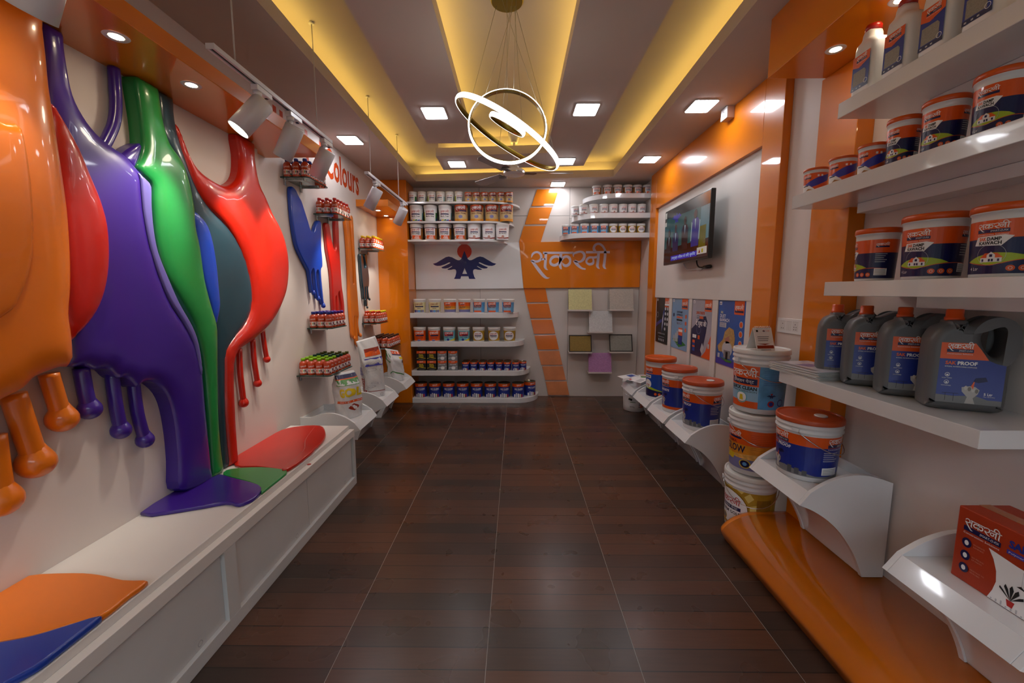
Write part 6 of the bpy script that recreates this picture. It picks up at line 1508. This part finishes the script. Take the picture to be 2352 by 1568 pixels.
# ================================================================== BAGS ON THE STANDS BESIDE THE BENCH
def bag(label, x, y, z, rz, W_, D_, H_, top, printer, lean=(0, 0), seed=0, twist=0.0):
    """a filled sack: superellipse body that is pinched flat toward its folded head"""
    rnd = random.Random(seed)
    t = thing('cement_bag', label, 'bag', (x, y, z), 'printed sacks on the stands', rz)
    ph = [rnd.uniform(0, 6.28) for _ in range(6)]
    def surf(th, q, e=0.0):
        # th angle (0 = front -y), q 0..1 height
        z_ = q * H_
        pinch = min(1.0, max(0.0, (q - top) / (1 - top)))
        full = min(1, .93 + .25 * q) * (1 - .06 * max(0, q - .6)) if q < top else 1.0
        bw = W_ * (full if pinch == 0 else 1.0 - .12 * pinch)
        bd = D_ * (full if pinch == 0 else 1.0) * (1 - pinch ** .8 * .93)
        sx, cy = math.sin(th), -math.cos(th)
        ex = .62
        px_ = bw * abs(sx) ** ex * (1 if sx >= 0 else -1); py_ = bd * abs(cy) ** ex * (1 if cy >= 0 else -1)
        wr = .004 * (math.sin(th * 5 + ph[0] + q * 6) + .7 * math.sin(th * 3 + ph[1] - q * 14) + .5 * math.sin(th * 9 + ph[2] + q * 23)) * (1 - .4 * pinch)
        n = Vector((sx, cy, 0)); k = (wr + e)
        lx, ly = lean[0] * q ** 3 * H_, lean[1] * q ** 3 * H_
        return Vector((px_ + n.x * k + lx, py_ + n.y * k + ly, z_ * (1 - .02 * pinch) + twist * px_ * q ** 2))
    mb = MB(); NU, NV = 56, 36
    for j in range(NV + 1):
        q = j / NV
        for i in range(NU): mb.v.append(tuple(surf(2 * PI * i / NU, q)))
    for j in range(NV):
        for i in range(NU):
            i2 = (i + 1) % NU
            mb.f.append([j * NU + i, j * NU + i2, (j + 1) * NU + i2, (j + 1) * NU + i]); mb.m.append(0); mb.sm.append(True)
    mb.f.append(list(range(NU))[::-1]); mb.m.append(0); mb.sm.append(False)
    mb.f.append([NV * NU + i for i in range(NU)]); mb.m.append(0); mb.sm.append(False)
    mb.build('sack', M('sack_white', '#d3d2d2', .42, bump=.12, bscale=45), t)
    p = Print(); printer(p)
    # finer cuts both ways so the print follows the folds
    p.items = [(vs, fs, m, l) for vs, fs, m, l in p.items]
    per = 2 * (W_ + D_) * 1.06 * .9
    me = p.mesh('print', lambda a, b, e: surf(2 * PI * a / per / 1.0, min(.999, max(.001, b / H_)), e + .0012), .012, .0007)
    link('print', me, t)
    return t
def pr1(p):
    # front face centre s = 0; sides at about +-0.13
    p.rect(-.085, .085, .335, .37, P_NAVY, 0); p.rect(-.085, .085, .28, .335, M('print_leaf', '#5c8f4b', .4), 0); p.rect(-.085, .085, .33, .337, P_ORANGE, 1); p.text('WALL PUTTY', 0, .295, .03, P_GREEN, 1, 'C', bold=.02, width=.14)
    p.text('GOLD', 0, .19, .065, P_YELLOW, 1, 'C', bold=.05, width=.14); p.rect(-.085, .085, .135, .155, P_ORANGE, 0); p.text('WHITE CEMENT BASED', 0, .14, .01, P_WHITE, 1, 'C', width=.14); p.poly([(-.02, .095), (0, .125), (.02, .095), (0, .065)], P_RUST, 0)
    p.text('& POLYMER BASED', -.155, .36, .03, P_BLACK, 1, 'L', bold=.01, width=.245, rot=-PI / 2); p.rect(-.185, -.135, .005, .105, P_ORANGE, 0); p.rect(-.185, -.17, .005, .105, P_GREEN, 1); p.rect(-.17, -.162, .005, .105, P_NAVY, 1)
def pr2(p):
    rnd = random.Random(5)
    for _ in range(70):
        cx, cy, r = rnd.uniform(-.2, .2), rnd.uniform(.02, .4), rnd.uniform(.008, .02)
        p.ring(cx, cy, r, .0014, M('print_petal', '#8c8a96', .5), 0, 9)
    p.rect(-.02, .06, .42, .47, P_ORANGE, 1); p.rect(-.02, .06, .46, .50, P_RUST, 1); p.rect(-.03, .07, .32, .40, P_INDIGO, 1); p.text('MARVEL', .02, .34, .03, P_WHITE, 2, 'C', width=.08)
    p.text('MARVEL', -.1, .31, .035, P_INDIGO, 2, 'L', bold=.02, width=.09, rot=-PI / 2); p.text('MARVEL', -.2, .34, .03, P_INDIGO, 2, 'L', bold=.02, width=.09, rot=-PI / 2); p.logo(-.1, .06, .0001, P_RUST, 1, True)
    p.text('सकरनी', -.1, .2, .05, P_RUST, 2, 'L', bold=.02, width=.15, rot=-PI / 2); p.rect(-.205, -.2, .03, .22, P_RUST, 1); p.rect(-.03, .06, .06, .066, P_RUST, 1)
def pr3(p):
    p.poly([(-.12, .36), (-.06, .37), (-.03, .30), (-.05, .22), (-.1, .26), (-.13, .31)], P_GREEN, 0); p.rect(-.13, -.09, .06, .22, P_YELLOW, 0); p.text('LE-333', -.105, .19, .018, P_BLACK, 1, 'L', bold=.02, width=.1, rot=-PI / 2); p.rect(-.125, -.1, .22, .29, P_ORANGE, 1)
    p.rect(-.01, .09, .33, .37, P_ORANGE, 0); p.rect(-.01, .09, .315, .33, P_NAVY, 1); p.rect(.01, .09, .27, .295, P_YELLOW, 1); p.text('333', .05, .22, .03, P_BLACK, 1, 'C', bold=.03)
    p.raw(*stroke([(-.06, .10, .008), (-.03, .125, .008), (.02, .08, .008), (.08, .05, .008), (.11, .07, .008)]), P_GREEN, 0)
bag('white sack with gold lettering and green top band', -1.425, 3.40, TRAY + .0005, 1.0, .105, .08, .388, .74, pr1, (.0, .10), 3)
bag('tall white sack with flower outlines and blue lettering', -1.45, 4.10, TRAY + .0005, .5, .105, .075, .60, .62, pr2, (-.10, .0), 8, .25)
bag('small white sack with green leaf and yellow strip by the pillar', -1.43, 4.82, TRAY + .0005, .8, .09, .065, .388, .68, pr3, (-.12, .02), 11, -.25)
